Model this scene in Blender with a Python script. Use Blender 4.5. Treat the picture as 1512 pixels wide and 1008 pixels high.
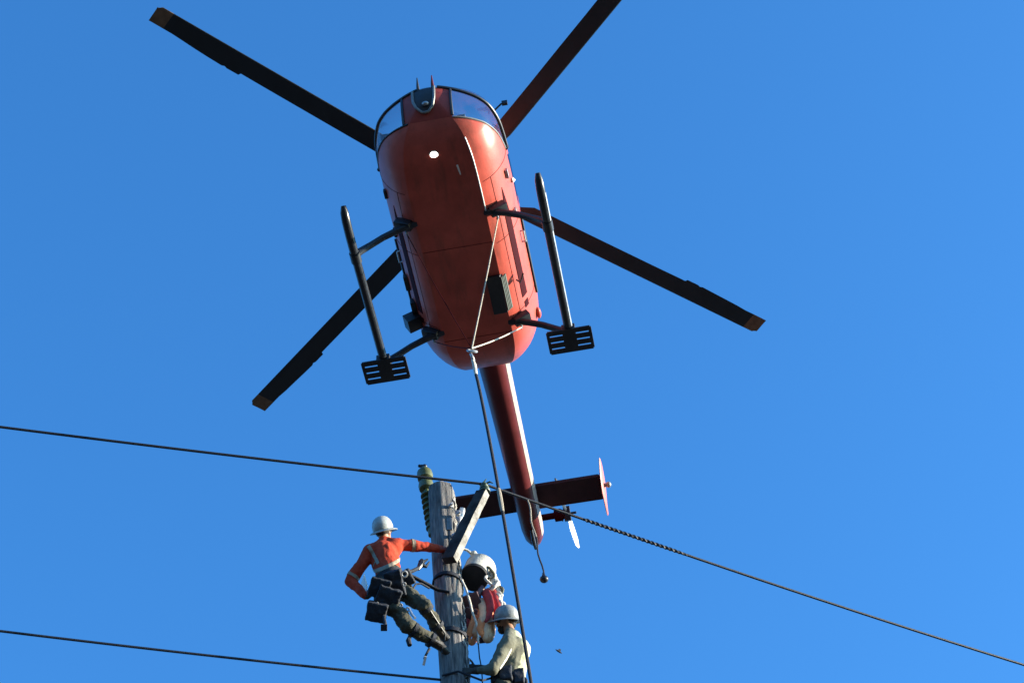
import bpy, bmesh, math, random
import numpy as np
from mathutils import Vector, Matrix, noise
random.seed(7)
RAD = math.radians
for o in list(bpy.data.objects): bpy.data.objects.remove(o, do_unlink=True)
S = bpy.context.scene
COL = S.collection

# ------------------------------------------------------------------ camera
CAM = Vector((0, 0, 1.6))
CR = Vector((0.9971, 0.0584, -0.0481)).normalized()
CF = Vector((0.0, 0.6358, 0.7718)).normalized()
CU = CR.cross(CF).normalized(); CR = CF.cross(CU).normalized()
FPX = 3201.26                      # focal length in photograph pixels (1512 wide)
cd = bpy.data.cameras.new('camera'); cam = bpy.data.objects.new('camera', cd); COL.objects.link(cam)
cd.sensor_width = 36; cd.lens = FPX/1512*36; cd.clip_start = .5; cd.clip_end = 20000
cam.matrix_world = Matrix(((CR.x, CU.x, -CF.x, CAM.x), (CR.y, CU.y, -CF.y, CAM.y), (CR.z, CU.z, -CF.z, CAM.z), (0, 0, 0, 1)))
S.camera = cam

# ------------------------------------------------------------------ sky, sun, exposure
SUN_EL = RAD(14); SUN_AZ = RAD(3)  # azimuth: 0 = camera right (+X), positive = away from the camera (+Y)
sun_dir = Vector((math.cos(SUN_EL)*math.cos(SUN_AZ), math.cos(SUN_EL)*math.sin(SUN_AZ), math.sin(SUN_EL)))
w = bpy.data.worlds.new('World'); S.world = w; w.use_nodes = True
nt = w.node_tree; nt.nodes.clear()
wo = nt.nodes.new('ShaderNodeOutputWorld'); bg = nt.nodes.new('ShaderNodeBackground')
sky = nt.nodes.new('ShaderNodeTexSky'); sky.sky_type = 'NISHITA'; sky.sun_disc = False
sky.sun_elevation = SUN_EL; sky.sun_rotation = math.atan2(sun_dir.x, sun_dir.y)
sky.air_density = 1.0; sky.dust_density = 1.6; sky.ozone_density = 3.0; sky.altitude = 300
hs = nt.nodes.new('ShaderNodeHueSaturation'); hs.inputs['Saturation'].default_value = 1.12
tn = nt.nodes.new('ShaderNodeMixRGB'); tn.blend_type = 'MULTIPLY'; tn.inputs[0].default_value = 1; tn.inputs[2].default_value = (.50, 1.0, 1.30, 1)   # the phone's deep blue
nt.links.new(sky.outputs[0], hs.inputs['Color']); nt.links.new(hs.outputs[0], tn.inputs[1]); nt.links.new(tn.outputs[0], bg.inputs[0])
bg.inputs[1].default_value = 0.128
nt.links.new(bg.outputs[0], wo.inputs[0])
sl = bpy.data.lights.new('sun', 'SUN'); sl.energy = 5.0; sl.angle = RAD(.53); sl.color = (1, .89, .72)
so = bpy.data.objects.new('sun', sl); COL.objects.link(so)
so.rotation_euler = (-sun_dir).to_track_quat('-Z', 'Y').to_euler(); so.location = (40, 0, 60)
S.view_settings.view_transform = 'Standard'; S.view_settings.look = 'None'
S.view_settings.exposure = 1.42; S.view_settings.gamma = 1.0; S.view_settings.use_curve_mapping = False

# ------------------------------------------------------------------ helpers
PP = Vector((-0.9207, 17.9331, 19.2175))          # a point on the pole's axis
def wray(u, v): return CF + CR*((u-756)/FPX) - CU*((v-504)/FPX)
def W(u, v, dy=0):                                # point at a horizontal distance dy beyond the pole
    r = wray(u, v); return CAM + r*((PP.y+dy)/r.y)
def WZ(u, v, z):                                  # point at height z
    r = wray(u, v); return CAM + r*((z-CAM.z)/r.z)

def mat(name, col, rough=.6, metal=0, var=.12, scale=8, bump=0, bscale=40, col2=None, coat=0, spec=.5, stretch=(1, 1, 1), dirt=0, fleck=None):
    m = bpy.data.materials.new(name); m.use_nodes = True
    t = m.node_tree; b = t.nodes['Principled BSDF']
    b.inputs['Roughness'].default_value = rough; b.inputs['Metallic'].default_value = metal
    b.inputs['Specular IOR Level'].default_value = spec
    if coat: b.inputs['Coat Weight'].default_value = coat; b.inputs['Coat Roughness'].default_value = .12
    tc = t.nodes.new('ShaderNodeTexCoord'); mp = t.nodes.new('ShaderNodeMapping'); mp.inputs['Scale'].default_value = stretch
    t.links.new(tc.outputs['Object'], mp.inputs[0])
    n = t.nodes.new('ShaderNodeTexNoise'); n.inputs['Scale'].default_value = scale; n.inputs['Detail'].default_value = 6; n.inputs['Roughness'].default_value = .62
    t.links.new(mp.outputs[0], n.inputs['Vector'])
    r = t.nodes.new('ShaderNodeValToRGB'); r.color_ramp.elements[0].position = .3; r.color_ramp.elements[1].position = .72
    a = [c*(1-var) for c in col]; c2 = col2 or [min(1, c*(1+var)) for c in col]
    r.color_ramp.elements[0].color = (*a, 1); r.color_ramp.elements[1].color = (*c2, 1)
    t.links.new(n.outputs[0], r.inputs[0]); out = r.outputs[0]
    if dirt:
        n3 = t.nodes.new('ShaderNodeTexNoise'); n3.inputs['Scale'].default_value = 2.3; n3.inputs['Detail'].default_value = 9; n3.inputs['Roughness'].default_value = .7
        mp3 = t.nodes.new('ShaderNodeMapping'); mp3.inputs['Scale'].default_value = (.35, 1.6, 1.6); t.links.new(tc.outputs['Object'], mp3.inputs[0]); t.links.new(mp3.outputs[0], n3.inputs['Vector'])
        r3 = t.nodes.new('ShaderNodeValToRGB'); r3.color_ramp.elements[0].position = .5; r3.color_ramp.elements[1].position = .78
        r3.color_ramp.elements[0].color = (0, 0, 0, 1); r3.color_ramp.elements[1].color = (dirt, dirt, dirt, 1)
        mx = t.nodes.new('ShaderNodeMixRGB'); t.links.new(n3.outputs[0], r3.inputs[0]); t.links.new(r3.outputs[0], mx.inputs[0])
        t.links.new(out, mx.inputs[1]); mx.inputs[2].default_value = (.10, .055, .04, 1); out = mx.outputs[0]
        t.links.new(r3.outputs[0], b.inputs['Roughness']) if False else None
    t.links.new(out, b.inputs['Base Color'])
    if bump:
        n2 = t.nodes.new('ShaderNodeTexNoise'); n2.inputs['Scale'].default_value = bscale; n2.inputs['Detail'].default_value = 4
        t.links.new(mp.outputs[0], n2.inputs['Vector'])
        bp = t.nodes.new('ShaderNodeBump'); bp.inputs['Strength'].default_value = bump; bp.inputs['Distance'].default_value = .01
        t.links.new(n2.outputs[0], bp.inputs['Height']); t.links.new(bp.outputs[0], b.inputs['Normal'])
    return m
def glass(name, tint, refl=1.0):
    m = bpy.data.materials.new(name); m.use_nodes = True; t = m.node_tree; t.nodes.clear()
    o = t.nodes.new('ShaderNodeOutputMaterial'); mx = t.nodes.new('ShaderNodeMixShader')
    tr = t.nodes.new('ShaderNodeBsdfTransparent'); gl = t.nodes.new('ShaderNodeBsdfGlossy'); gl.inputs['Roughness'].default_value = .04
    nz = t.nodes.new('ShaderNodeTexNoise'); nz.inputs['Scale'].default_value = 3; rp = t.nodes.new('ShaderNodeValToRGB')
    rp.color_ramp.elements[0].color = (*[c*.94 for c in tint], 1); rp.color_ramp.elements[1].color = (*tint, 1)
    t.links.new(nz.outputs[0], rp.inputs[0]); t.links.new(rp.outputs[0], tr.inputs[0])
    lw = t.nodes.new('ShaderNodeLayerWeight'); lw.inputs[0].default_value = .5
    pw = t.nodes.new('ShaderNodeMath'); pw.operation = 'POWER'; pw.inputs[1].default_value = 3.5; t.links.new(lw.outputs['Facing'], pw.inputs[0])
    fr = t.nodes.new('ShaderNodeMath'); fr.operation = 'MULTIPLY_ADD'; fr.inputs[1].default_value = .6*refl; fr.inputs[2].default_value = .045; t.links.new(pw.outputs[0], fr.inputs[0])
    t.links.new(fr.outputs[0], mx.inputs[0]); t.links.new(tr.outputs[0], mx.inputs[1]); t.links.new(gl.outputs[0], mx.inputs[2]); t.links.new(mx.outputs[0], o.inputs[0])
    return m
def emit(name, col, st):
    m = bpy.data.materials.new(name); m.use_nodes = True; t = m.node_tree; b = t.nodes['Principled BSDF']
    b.inputs['Base Color'].default_value = (*col, 1); b.inputs['Emission Color'].default_value = (*col, 1); b.inputs['Emission Strength'].default_value = st
    return m
M = dict(
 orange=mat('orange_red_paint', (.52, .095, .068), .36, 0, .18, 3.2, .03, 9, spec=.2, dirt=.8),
 cowl=mat('cowling_paint', (.62, .08, .03), .4, 0, .12, 5, dirt=.4),
 dkred=mat('dark_red_paint', (.045, .003, .006), .7, 0, .15, 9, spec=.05),
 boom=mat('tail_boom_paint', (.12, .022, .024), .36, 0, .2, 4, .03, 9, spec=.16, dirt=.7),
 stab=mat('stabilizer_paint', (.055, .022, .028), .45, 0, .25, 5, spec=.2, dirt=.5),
 black=mat('black_metal', (.010, .012, .017), .42, 0, .3, 14, .05, 30),
 skid=mat('skid_dark_paint', (.022, .025, .033), .3, 0, .3, 11, .05, 25, spec=.35),
 skidlit=mat('sunlit_skid_pale', (.36, .38, .40), .35, .3, .3, 16),
 blade=mat('blade_composite', (.011, .018, .028), .45, 0, .3, 3, .04, 20, stretch=(.4, 1, 1)),
 tip=mat('blade_tip_worn', (.20, .125, .075), .5, .2, .3, 12),
 pinkcream=mat('sunlit_boom_cream', (.40, .31, .27), .45, 0, .2, 6, spec=.2),
 endp=mat('endplate_paint', (.55, .14, .10), .4, 0, .15, 6),
 steel=mat('galvanised_steel', (.42, .42, .42), .42, .7, .2, 20),
 grey=mat('grey_metal', (.22, .22, .21), .5, .3, .2, 20),
 louvre=mat('grey_green_metal', (.05, .062, .046), .55, .1, .2, 14),
 white=mat('white_paint', (.78, .78, .76), .4, 0, .06, 10),
 glass=glass('clear_glazing', (.86, .9, .92)),
 dglass=glass('tinted_glazing', (.3, .33, .34)),
 lamp=emit('landing_lamp_glow', (1, .97, .9), 3.5),
 seat=mat('seat_fabric', (.045, .04, .045), .9, 0, .2, 20),
 interior=mat('cabin_red_trim', (.34, .035, .02), .6, 0, .2, 9),
 console=mat('console_black', (.03, .03, .035), .6, 0, .3, 18),
 rope=mat('dark_rope', (.012, .013, .02), .85, 0, .4, 60, .5, 90),
 tanrope=mat('tan_rope', (.30, .26, .20), .85, 0, .25, 40, .4, 90),
 cream=mat('cream_webbing', (.66, .60, .50), .8, 0, .2, 40, .3, 90),
 wood=mat('weathered_pole_wood', (.055, .052, .052), .86, 0, .5, 7, .8, 26, col2=(.27, .25, .235), stretch=(5, 5, .5)),
 splint=mat('sunlit_split_wood', (.40, .37, .33), .9, 0, .3, 9, .5, 30),
 woodtop=mat('sawn_pole_top', (.42, .40, .37), .85, 0, .25, 12, .4, 30),
 arm=mat('crossarm_timber', (.022, .021, .022), .85, 0, .4, 5, .5, 22, col2=(.075, .07, .066), spec=.15),
 armside=mat('sunlit_timber_side', (.17, .155, .14), .9, 0, .35, 9, .6, 30, col2=(.42, .40, .36)),
 insul=mat('olive_porcelain', (.105, .115, .045), .4, 0, .25, 18),
 insul2=mat('dark_green_porcelain', (.05, .075, .035), .4, 0, .25, 18),
 wire=mat('conductor_aluminium', (.014, .017, .025), .6, .2, .25, 60, .3, 120),
 shirt=mat('hi_vis_orange_cloth', (.43, .058, .03), .88, 0, .16, 9, .25, 60, spec=.1),
 tape=mat('reflective_tape', (.27, .22, .15), .5, .1, .12, 30),
 navy=mat('navy_belt_webbing', (.010, .013, .022), .8, 0, .4, 25, .4, 60),
 olive=mat('olive_trousers', (.055, .052, .033), .92, 0, .25, 11, .4, 50),
 boot=mat('dark_boot_leather', (.03, .025, .02), .55, 0, .3, 20, .3, 50),
 skin=mat('weathered_skin', (.36, .19, .12), .55, 0, .1, 14),
 beard=mat('dark_hair', (.028, .02, .015), .8, 0, .3, 40, .5, 90),
 glove=mat('dark_work_glove', (.05, .042, .035), .8, 0, .3, 22, .4, 60),
 glove2=mat('red_work_glove', (.32, .06, .04), .8, 0, .3, 22, .4, 60),
 hat=mat('scuffed_white_hard_hat', (.36, .38, .37), .42, 0, .22, 22, .1, 40),
 hatg=mat('scuffed_grey_hard_hat', (.26, .27, .27), .42, 0, .3, 22, .1, 40),
 khaki=mat('khaki_work_shirt', (.13, .125, .085), .92, 0, .16, 9, .3, 60),
 vest=mat('pale_yellow_vest', (.50, .49, .29), .85, 0, .1, 9, .25, 60),
 canvas=mat('white_bucket_canvas', (.5, .48, .42), .9, 0, .18, 12, .5, 50),
 bucketb=mat('black_bucket_leather', (.013, .013, .016), .8, 0, .3, 14),
 osling=mat('orange_sling_cloth', (.78, .22, .07), .8, 0, .16, 14, .4, 40),
 psling=mat('peach_sling_cloth', (.80, .46, .26), .8, 0, .14, 14, .4, 40),
 rsling=mat('red_sling_cloth', (.40, .035, .035), .8, 0, .18, 14, .4, 40),
 dsling=mat('maroon_block_paint', (.07, .025, .03), .6, 0, .3, 14),
 bird=mat('dark_feathers', (.03, .03, .035), .8),
 added_slope=mat('added_wooded_slope', (.028, .034, .018), .95, 0, .35, .02, .6, .1, col2=(.055, .062, .03)),
 ground=mat('dark_scrub_ground', (.018, .021, .022), .95, 0, .3, .35, .6, 3, col2=(.038, .040, .040)),
)
def tag(o, label=None, cat=None, group=None, kind=None):
    if label: o['label'] = label
    if cat: o['category'] = cat
    if group: o['group'] = group
    if kind: o['kind'] = kind
    return o
def empty(name, loc=(0, 0, 0), rz=0, parent=None):
    o = bpy.data.objects.new(name, None); COL.objects.link(o); o.location = loc; o.rotation_euler = (0, 0, rz); o.empty_display_size = .3
    if parent: o.parent = parent
    return o
def frame(d):
    d = d.normalized(); a = Vector((0, 0, 1)) if abs(d.z) < .9 else Vector((1, 0, 0))
    x = d.cross(a).normalized(); return x, d.cross(x).normalized()
class MB:
    def __init__(s): s.v = []; s.f = []
    def add(s, v, f):
        k = len(s.v); s.v += [Vector(p) for p in v]; s.f += [[i+k for i in q] for q in f]; return s
    def box(s, c, h, rot=None, taper=1.0):
        v = []
        for z in (-1, 1):
            for y in (-1, 1):
                for x in (-1, 1):
                    k = taper if z > 0 else 1
                    p = Vector((x*h[0]*k, y*h[1]*k, z*h[2])); v.append(Vector(c)+(rot @ p if rot else p))
        return s.add(v, [(0, 2, 3, 1), (4, 5, 7, 6), (0, 1, 5, 4), (2, 6, 7, 3), (0, 4, 6, 2), (1, 3, 7, 5)])
    def tube(s, pts, r, n=10, cap=True, flat=1.0, upv=None):
        pts = [Vector(p) for p in pts]; m = len(pts); rs = r if hasattr(r, '__len__') else [r]*m
        v = []; px = None
        for i, p in enumerate(pts):
            d = (pts[min(i+1, m-1)]-pts[max(i-1, 0)])
            if d.length < 1e-9: d = Vector((0, 0, 1))
            d.normalize()
            if px is None:
                if upv is not None: x = d.cross(Vector(upv)).normalized()
                else: x, _ = frame(d)
            else: x = (px-d*px.dot(d)).normalized()
            y = d.cross(x); px = x
            for k in range(n):
                a = 2*math.pi*k/n; v.append(p+(x*math.cos(a)+y*math.sin(a)*flat)*rs[i])
        f = [(i*n+k, i*n+(k+1) % n, (i+1)*n+(k+1) % n, (i+1)*n+k) for i in range(m-1) for k in range(n)]
        if cap: f += [list(range(n))[::-1], [(m-1)*n+k for k in range(n)]]
        return s.add(v, f)
    def ball(s, c, r, n=12, ax=None):
        r = r if hasattr(r, '__len__') else (r, r, r); v = []; f = []; h = n//2
        for i in range(h+1):
            t = math.pi*i/h
            for k in range(n):
                a = 2*math.pi*k/n; p = Vector((r[0]*math.sin(t)*math.cos(a), r[1]*math.sin(t)*math.sin(a), r[2]*math.cos(t)))
                v.append(Vector(c)+(ax @ p if ax else p))
        f = [(i*n+k, (i+1)*n+k, (i+1)*n+(k+1) % n, i*n+(k+1) % n) for i in range(h) for k in range(n)]
        return s.add(v, f)
    def lathe(s, prof, base, axis, n=20, ell=(1, 1), xd=None):
        axis = Vector(axis).normalized()
        if xd is None: x, y = frame(axis)
        else: x = (Vector(xd)-axis*Vector(xd).dot(axis)).normalized(); y = axis.cross(x)
        v = []
        for r, z in prof:
            for k in range(n):
                a = 2*math.pi*k/n; v.append(Vector(base)+axis*z+x*(r*ell[0]*math.cos(a))+y*(r*ell[1]*math.sin(a)))
        m = len(prof)
        f = [(i*n+k, i*n+(k+1) % n, (i+1)*n+(k+1) % n, (i+1)*n+k) for i in range(m-1) for k in range(n)]
        return s.add(v, f+[list(range(n))[::-1], [(m-1)*n+k for k in range(n)]])
    def build(s, name, m, parent=None, smooth=True, ang=38, local=None, bevel=0, world=False):
        """local: origin subtracted from the coordinates (top-level meshes)."""
        me = bpy.data.meshes.new(name)
        o0 = Vector(local) if local is not None else (parent.location.copy() if (parent and world) else Vector())
        me.from_pydata([tuple(p-o0) for p in s.v], [], s.f)
        bm = bmesh.new(); bm.from_mesh(me)
        bmesh.ops.remove_doubles(bm, verts=bm.verts, dist=1e-6)
        if bevel: bmesh.ops.bevel(bm, geom=[e for e in bm.edges if len(e.link_faces) == 2 and e.calc_face_angle(0) > .6], offset=bevel, segments=2, affect='EDGES', profile=.6)
        bmesh.ops.recalc_face_normals(bm, faces=bm.faces)
        shade(bm, 24 if bevel else ang, smooth); bm.to_mesh(me); bm.free()
        me.materials.append(M[m]); o = bpy.data.objects.new(name, me); COL.objects.link(o)
        if parent: o.parent = parent
        elif local is not None: o.location = o0
        return o
def shade(bm, ang=38, smooth=True):
    for f in bm.faces: f.smooth = smooth
    for e in bm.edges:
        if len(e.link_faces) == 2 and e.calc_face_angle(0) > RAD(ang): e.smooth = False
def bmobj(name, bm, m, parent=None, ang=38):
    shade(bm, ang); me = bpy.data.meshes.new(name); bm.to_mesh(me); bm.free(); me.materials.append(M[m])
    o = bpy.data.objects.new(name, me); COL.objects.link(o)
    if parent: o.parent = parent
    return o
def pchip(xs, ys):
    xs = np.array(xs, float); ys = np.array(ys, float); h = np.diff(xs); d = np.diff(ys)/h; m = np.zeros(len(xs))
    m[0] = d[0]; m[-1] = d[-1]
    for i in range(1, len(xs)-1):
        if d[i-1]*d[i] > 0: m[i] = 2*d[i-1]*d[i]/(d[i-1]+d[i])
    def f(x):
        i = int(np.clip(np.searchsorted(xs, x)-1, 0, len(xs)-2)); t = (x-xs[i])/h[i]
        return float((1+2*t)*(1-t)**2*ys[i]+t*(1-t)**2*h[i]*m[i]+t*t*(3-2*t)*ys[i+1]+t*t*(t-1)*h[i]*m[i+1])
    return f

# ------------------------------------------------------------------ ground (below the frame; it lights the belly)
g = MB(); n = 48; rings = [0, 8, 30, 120, 500, 2500, 9000]
vv = [(0, 0, 0)]; ff = []
for r in rings[1:]:
    for k in range(n): vv.append((r*math.cos(2*math.pi*k/n), 20+r*math.sin(2*math.pi*k/n), 0))
for k in range(n): ff.append((0, 1+k, 1+(k+1) % n))
for i in range(len(rings)-2):
    for k in range(n): ff.append((1+i*n+k, 1+i*n+n+k, 1+i*n+n+(k+1) % n, 1+i*n+(k+1) % n))
vv[0] = (0, 20, 0)
tag(g.add(vv, ff).build('ground', 'ground'), kind='structure')

hv = []; hf = []; n = 120  # unseen ring of hills, added to cut low sky light on the helicopter
for j, (rr_, hs_) in enumerate(((420, 0), (620, .45), (900, .9), (1300, 1.0), (1900, .6), (2400, 0))):
    for k in range(n):
        a = 2*math.pi*k/n; east = max(0, math.cos(a-SUN_AZ))**2
        hgt = (150+70*noise.noise((math.cos(a)*2.1, math.sin(a)*2.1, j*.4))+40*noise.noise((math.cos(a)*6, math.sin(a)*6, j*.9)))*(1-.65*east)
        hv.append((rr_*math.cos(a), 20+rr_*math.sin(a), hgt*hs_-2))
for j in range(5):
    for k in range(n): hf.append((j*n+k, j*n+n+k, j*n+n+(k+1) % n, j*n+(k+1) % n))
tag(MB().add(hv, hf).build('added_hills', 'added_slope'), kind='structure')

# ================================================================== HELICOPTER (local: +X nose, +Y left, +Z up, skids at z=0)
YAW = RAD(-96.4106); HOFF = Vector((-0.7958, 14.1908, 22.4553))
heli = empty('helicopter', HOFF, YAW)
tag(heli, 'orange-red twin-engine helicopter with four dark rotor blades hovering above the pole', 'helicopter')
Lw = Matrix.Translation(HOFF) @ Matrix.Rotation(YAW, 4, 'Z')
S_ = [.02, .06, .13, .2, .3, .45, .7, 1.0, 1.5, 2.4, 3.3, 3.55, 3.75, 3.95, 4.1, 4.22, 4.28, 4.3]
fw = pchip(S_, [.03, .17, .33, .45, .58, .69, .765, .79, .80, .80, .80, .785, .74, .655, .55, .36, .18, .03])
fzb = pchip(S_, [1.2, 1.08, .97, .89, .80, .71, .625, .58, .56, .555, .56, .585, .64, .73, .84, .99, 1.12, 1.22])
fzt = pchip(S_, [1.28, 1.38, 1.47, 1.54, 1.63, 1.73, 1.86, 1.97, 2.05, 2.06, 2.06, 2.05, 2.02, 1.94, 1.84, 1.68, 1.5, 1.28])
def section(s):
    w_, zb, zt = fw(s), fzb(s), fzt(s); zc = 1.24*.6+.4*(zb+zt)/2 if .3 < s < 4.0 else (zb+zt)/2*.7+1.24*.3
    zc = min(max(zc, zb+.02), zt-.02); fb = w_*.55; out = []
    for i in range(4): out.append((fb*i/4, zb))
    p0 = Vector((fb, zb)); k = (w_-fb)*.60; p1 = p0+Vector((math.cos(RAD(25)), math.sin(RAD(25))))*k*min(1, (zc-zb)/.5)
    p3 = Vector((w_, zc)); p2 = Vector((w_, zc-.48*(zc-zb)))
    for i in range(13):
        t = i/12; q = p0*(1-t)**3+p1*3*t*(1-t)**2+p2*3*t*t*(1-t)+p3*t**3; out.append((q.x, q.y))
    e = 2/2.9
    for i in range(1, 15):
        a = math.pi/2*i/14; out.append((w_*math.cos(a)**e if i < 14 else 0, zc+(zt-zc)*math.sin(a)**e))
    return out                                    # 31 points bottom centre -> top centre
stn = sorted(set(S_ + list(np.linspace(.02, .5, 12)) + list(np.linspace(.5, 3.4, 26)) + list(np.linspace(3.4, 4.3, 16))))
stn = [s for i, s in enumerate(stn) if i == 0 or s-stn[i-1] > .004]
bm = bmesh.new(); rows = []
for s in stn:
    h_ = section(s); ring = [(y, z) for y, z in h_] + [(-y, z) for y, z in h_[-2:0:-1]]
    rows.append([bm.verts.new((-s, y, z)) for y, z in ring])
for a, b in zip(rows, rows[1:]):
    for k in range(len(a)): bm.faces.new((a[k], a[(k+1) % len(a)], b[(k+1) % len(a)], b[k]))
bm.faces.new(rows[0]); bm.faces.new(rows[-1][::-1]); bmesh.ops.recalc_face_normals(bm, faces=bm.faces)
GS, GZ = .386, .803                               # lower glazing edge: z = GZ + GS*s
cuts = [((0, 0, GZ), (GS, 0, 1)), ((0, .27, 0), (0, 1, 0)), ((0, -.33, 0), (0, 1, 0)), ((0, 0, 1.33), (0, 0, 1)), ((-.28, 0, 0), (1, 0, .6)),
        ((0, 0, 1.2), (0, 0, 1)), ((0, 0, 1.8), (0, 0, 1)), ((-1.9, 0, 0), (1, 0, 0)), ((-2.05, 0, 0), (1, 0, 0)), ((-3.0, 0, 0), (1, 0, 0)), ((-.38, 0, 0), (1, 0, .6))]
for co, no in cuts:
    bmesh.ops.bisect_plane(bm, geom=bm.verts[:]+bm.edges[:]+bm.faces[:], plane_co=co, plane_no=Vector(no).normalized(), dist=1e-5)
def cls(c):
    x, y, z = c; s = -x
    if x+.6*z+.28 > 0 and z > GZ+GS*s:
        if -.33 < y < .27 and z < 1.33: return 'nose_panel'
        return 'windscreen' if z > 1.33 else ('chin_window_left' if y > 0 else 'chin_window_right')
    if x+.6*z+.38 < 0 and -1.9 < x and 1.2 < z < 1.8: return 'door_window_left' if y > 0 else 'door_window_right'
    if -3.0 < x < -2.05 and 1.2 < z < 1.8: return 'cabin_window_left' if y > 0 else 'cabin_window_right'
    return 'body'
groups = {}
for f in bm.faces: groups.setdefault(cls(f.calc_center_median()), []).append(f.index)
bm.faces.ensure_lookup_table(); bm.faces.index_update()
groups = {}
for f in bm.faces: groups.setdefault(cls(f.calc_center_median()), []).append(f.index)
for cl, idx in groups.items():
    b2 = bm.copy(); keep = set(idx)
    bmesh.ops.delete(b2, geom=[f for f in b2.faces if f.index not in keep], context='FACES')
    nm = cl.replace('_left', '').replace('_right', '')
    o = bmobj('fuselage' if cl == 'body' else nm, b2, {'body': 'orange', 'nose_panel': 'interior'}.get(cl, 'dglass' if 'door' in cl or 'cabin' in cl else 'glass'), heli, 20)
    if cl == 'body': pod = o
    if cl == 'nose_panel': nosep = o
bm.free()
def surf(s, k, off=0.0, side=1):                   # point on the pod: station s, fractional section index k, pushed out
    h_ = section(s); i = min(int(k), len(h_)-2); t = k-i
    y = h_[i][0]*(1-t)+h_[i+1][0]*t; z = h_[i][1]*(1-t)+h_[i+1][1]*t
    dy, dz = h_[i+1][0]-h_[i][0], h_[i+1][1]-h_[i][1]; l = math.hypot(dy, dz)+1e-9
    return Vector((-s, (y+dz/l*off)*side, z-dy/l*off))
# nose frames
def nose_contour(fn, n=40): return [fn(i/(n-1)) for i in range(n)]
def at_plane(zf, side, s0, s1, n=26):              # follow the pod where z = zf(s)
    pts = []
    for i in range(n):
        s = s0+(s1-s0)*(i/(n-1))**1.6; z = zf(s); h_ = section(s); best = None
        for (ya, za), (yb, zb) in zip(h_, h_[1:]):
            if za <= z <= zb and zb > za: best = ya+(yb-ya)*(z-za)/(zb-za); break
        if best is not None: pts.append(Vector((-s, best*side, z)))
    return pts
for side in (1, -1):
    p = at_plane(lambda s: 1.33, side, .05, 1.08); MB().tube([q+Vector((.004, .006*side, 0)) for q in p], .021, 8).build('window_frame', 'black', heli)
    p = at_plane(lambda s: GZ+GS*s, side, .2, .99); p = [q for q in p if abs(q.y) > .26]
    MB().tube(p, .013, 8).build('window_frame', 'grey' if side > 0 else 'black', heli)
    post = []
    for i in range(16):
        z = 1.19+i*(1.98-1.19)/15; s = .28+.6*z; h_ = section(s)
        for (ya, za), (yb, zb) in zip(h_[3:], h_[4:]):
            if za <= z <= zb and zb > za: post.append(Vector((-s, (ya+(yb-ya)*(z-za)/(zb-za)+.004)*side, z))); break
    MB().tube(post, .028, 8).build('door_post', 'black', heli)
    # nose panel edge
    e = []
    y0 = .27 if side > 0 else .33
    for i in range(12):
        z = .9+i*.43/11; lo, hi = .06, .6
        for _ in range(24):
            m_ = (lo+hi)/2; h_ = section(m_); ym = 0
            for (ya, za), (yb, zb) in zip(h_, h_[1:]):
                if za <= z <= zb and zb > za: ym = ya+(yb-ya)*(z-za)/(zb-za); break
            if ym < y0: lo = m_
            else: hi = m_
        e.append(Vector((-hi+.005, y0*side, z)))
    MB().tube(e, .017, 8).build('window_frame', 'black', heli)
# U-shaped ring and dark opening on the nose panel
def nose_x(y, z):
    lo, hi = .02, .7
    for _ in range(30):
        m_ = (lo+hi)/2; h_ = section(m_); ym = -1
        for (ya, za), (yb, zb) in zip(h_, h_[1:]):
            if za <= z <= zb and zb > za: ym = ya+(yb-ya)*(z-za)/(zb-za); break
        if z < h_[0][1]: ym = -1
        if ym < abs(y): lo = m_
        else: hi = m_
    return -hi
U = [(-.185, 1.32), (-.185, 1.2), (-.18, 1.1), (-.15, 1.01), (-.09, .955), (-.05, .948), (0, .955), (.055, 1.01), (.08, 1.1), (.085, 1.2), (.085, 1.32)]
MB().tube([Vector((nose_x(y, z)+.02, y, z)) for y, z in U], .017, 8).build('nose_ring', 'grey', heli)
mb = MB(); zs = [.975+i*.34/8 for i in range(9)]; vv = []; ff = []
for z in zs:
    hw = .125*min(1, math.sqrt(max(0, 1-((1.09-z)/.13)**2)) if z < 1.09 else 1)+.004
    for i in range(7): y = -.05+hw*(i/3-1); vv.append((nose_x(y, z)+.008, y, z))
for j in range(8):
    for i in range(6): ff.append((j*7+i, j*7+i+1, j*7+i+8, j*7+i+7))
mb.add(vv, ff).build('nose_opening', 'console', nosep)
MB().ball((nose_x(-.05, 1.03)+.03, -.03, 1.03), (.03, .045, .03)).build('pale_lens', 'steel', nosep)
for y in (-.11, .07): MB().tube([(nose_x(y, 1.3)-.02, y, 1.3), (nose_x(y, 1.3)+.03, y, 1.36), (.02, y, 1.5)], [.022, .018, .006], 8).build('wire_cutter', 'black' if y < 0 else 'boom', heli)
MB().tube([(-.55, .73, 1.37), (-.5, .83, 1.42), (-.5, .87, 1.43)], [.012, .012, .012], 8).box((-.5, .875, 1.43), (.02, .035, .028)).build('mirror', 'black', heli)
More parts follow.
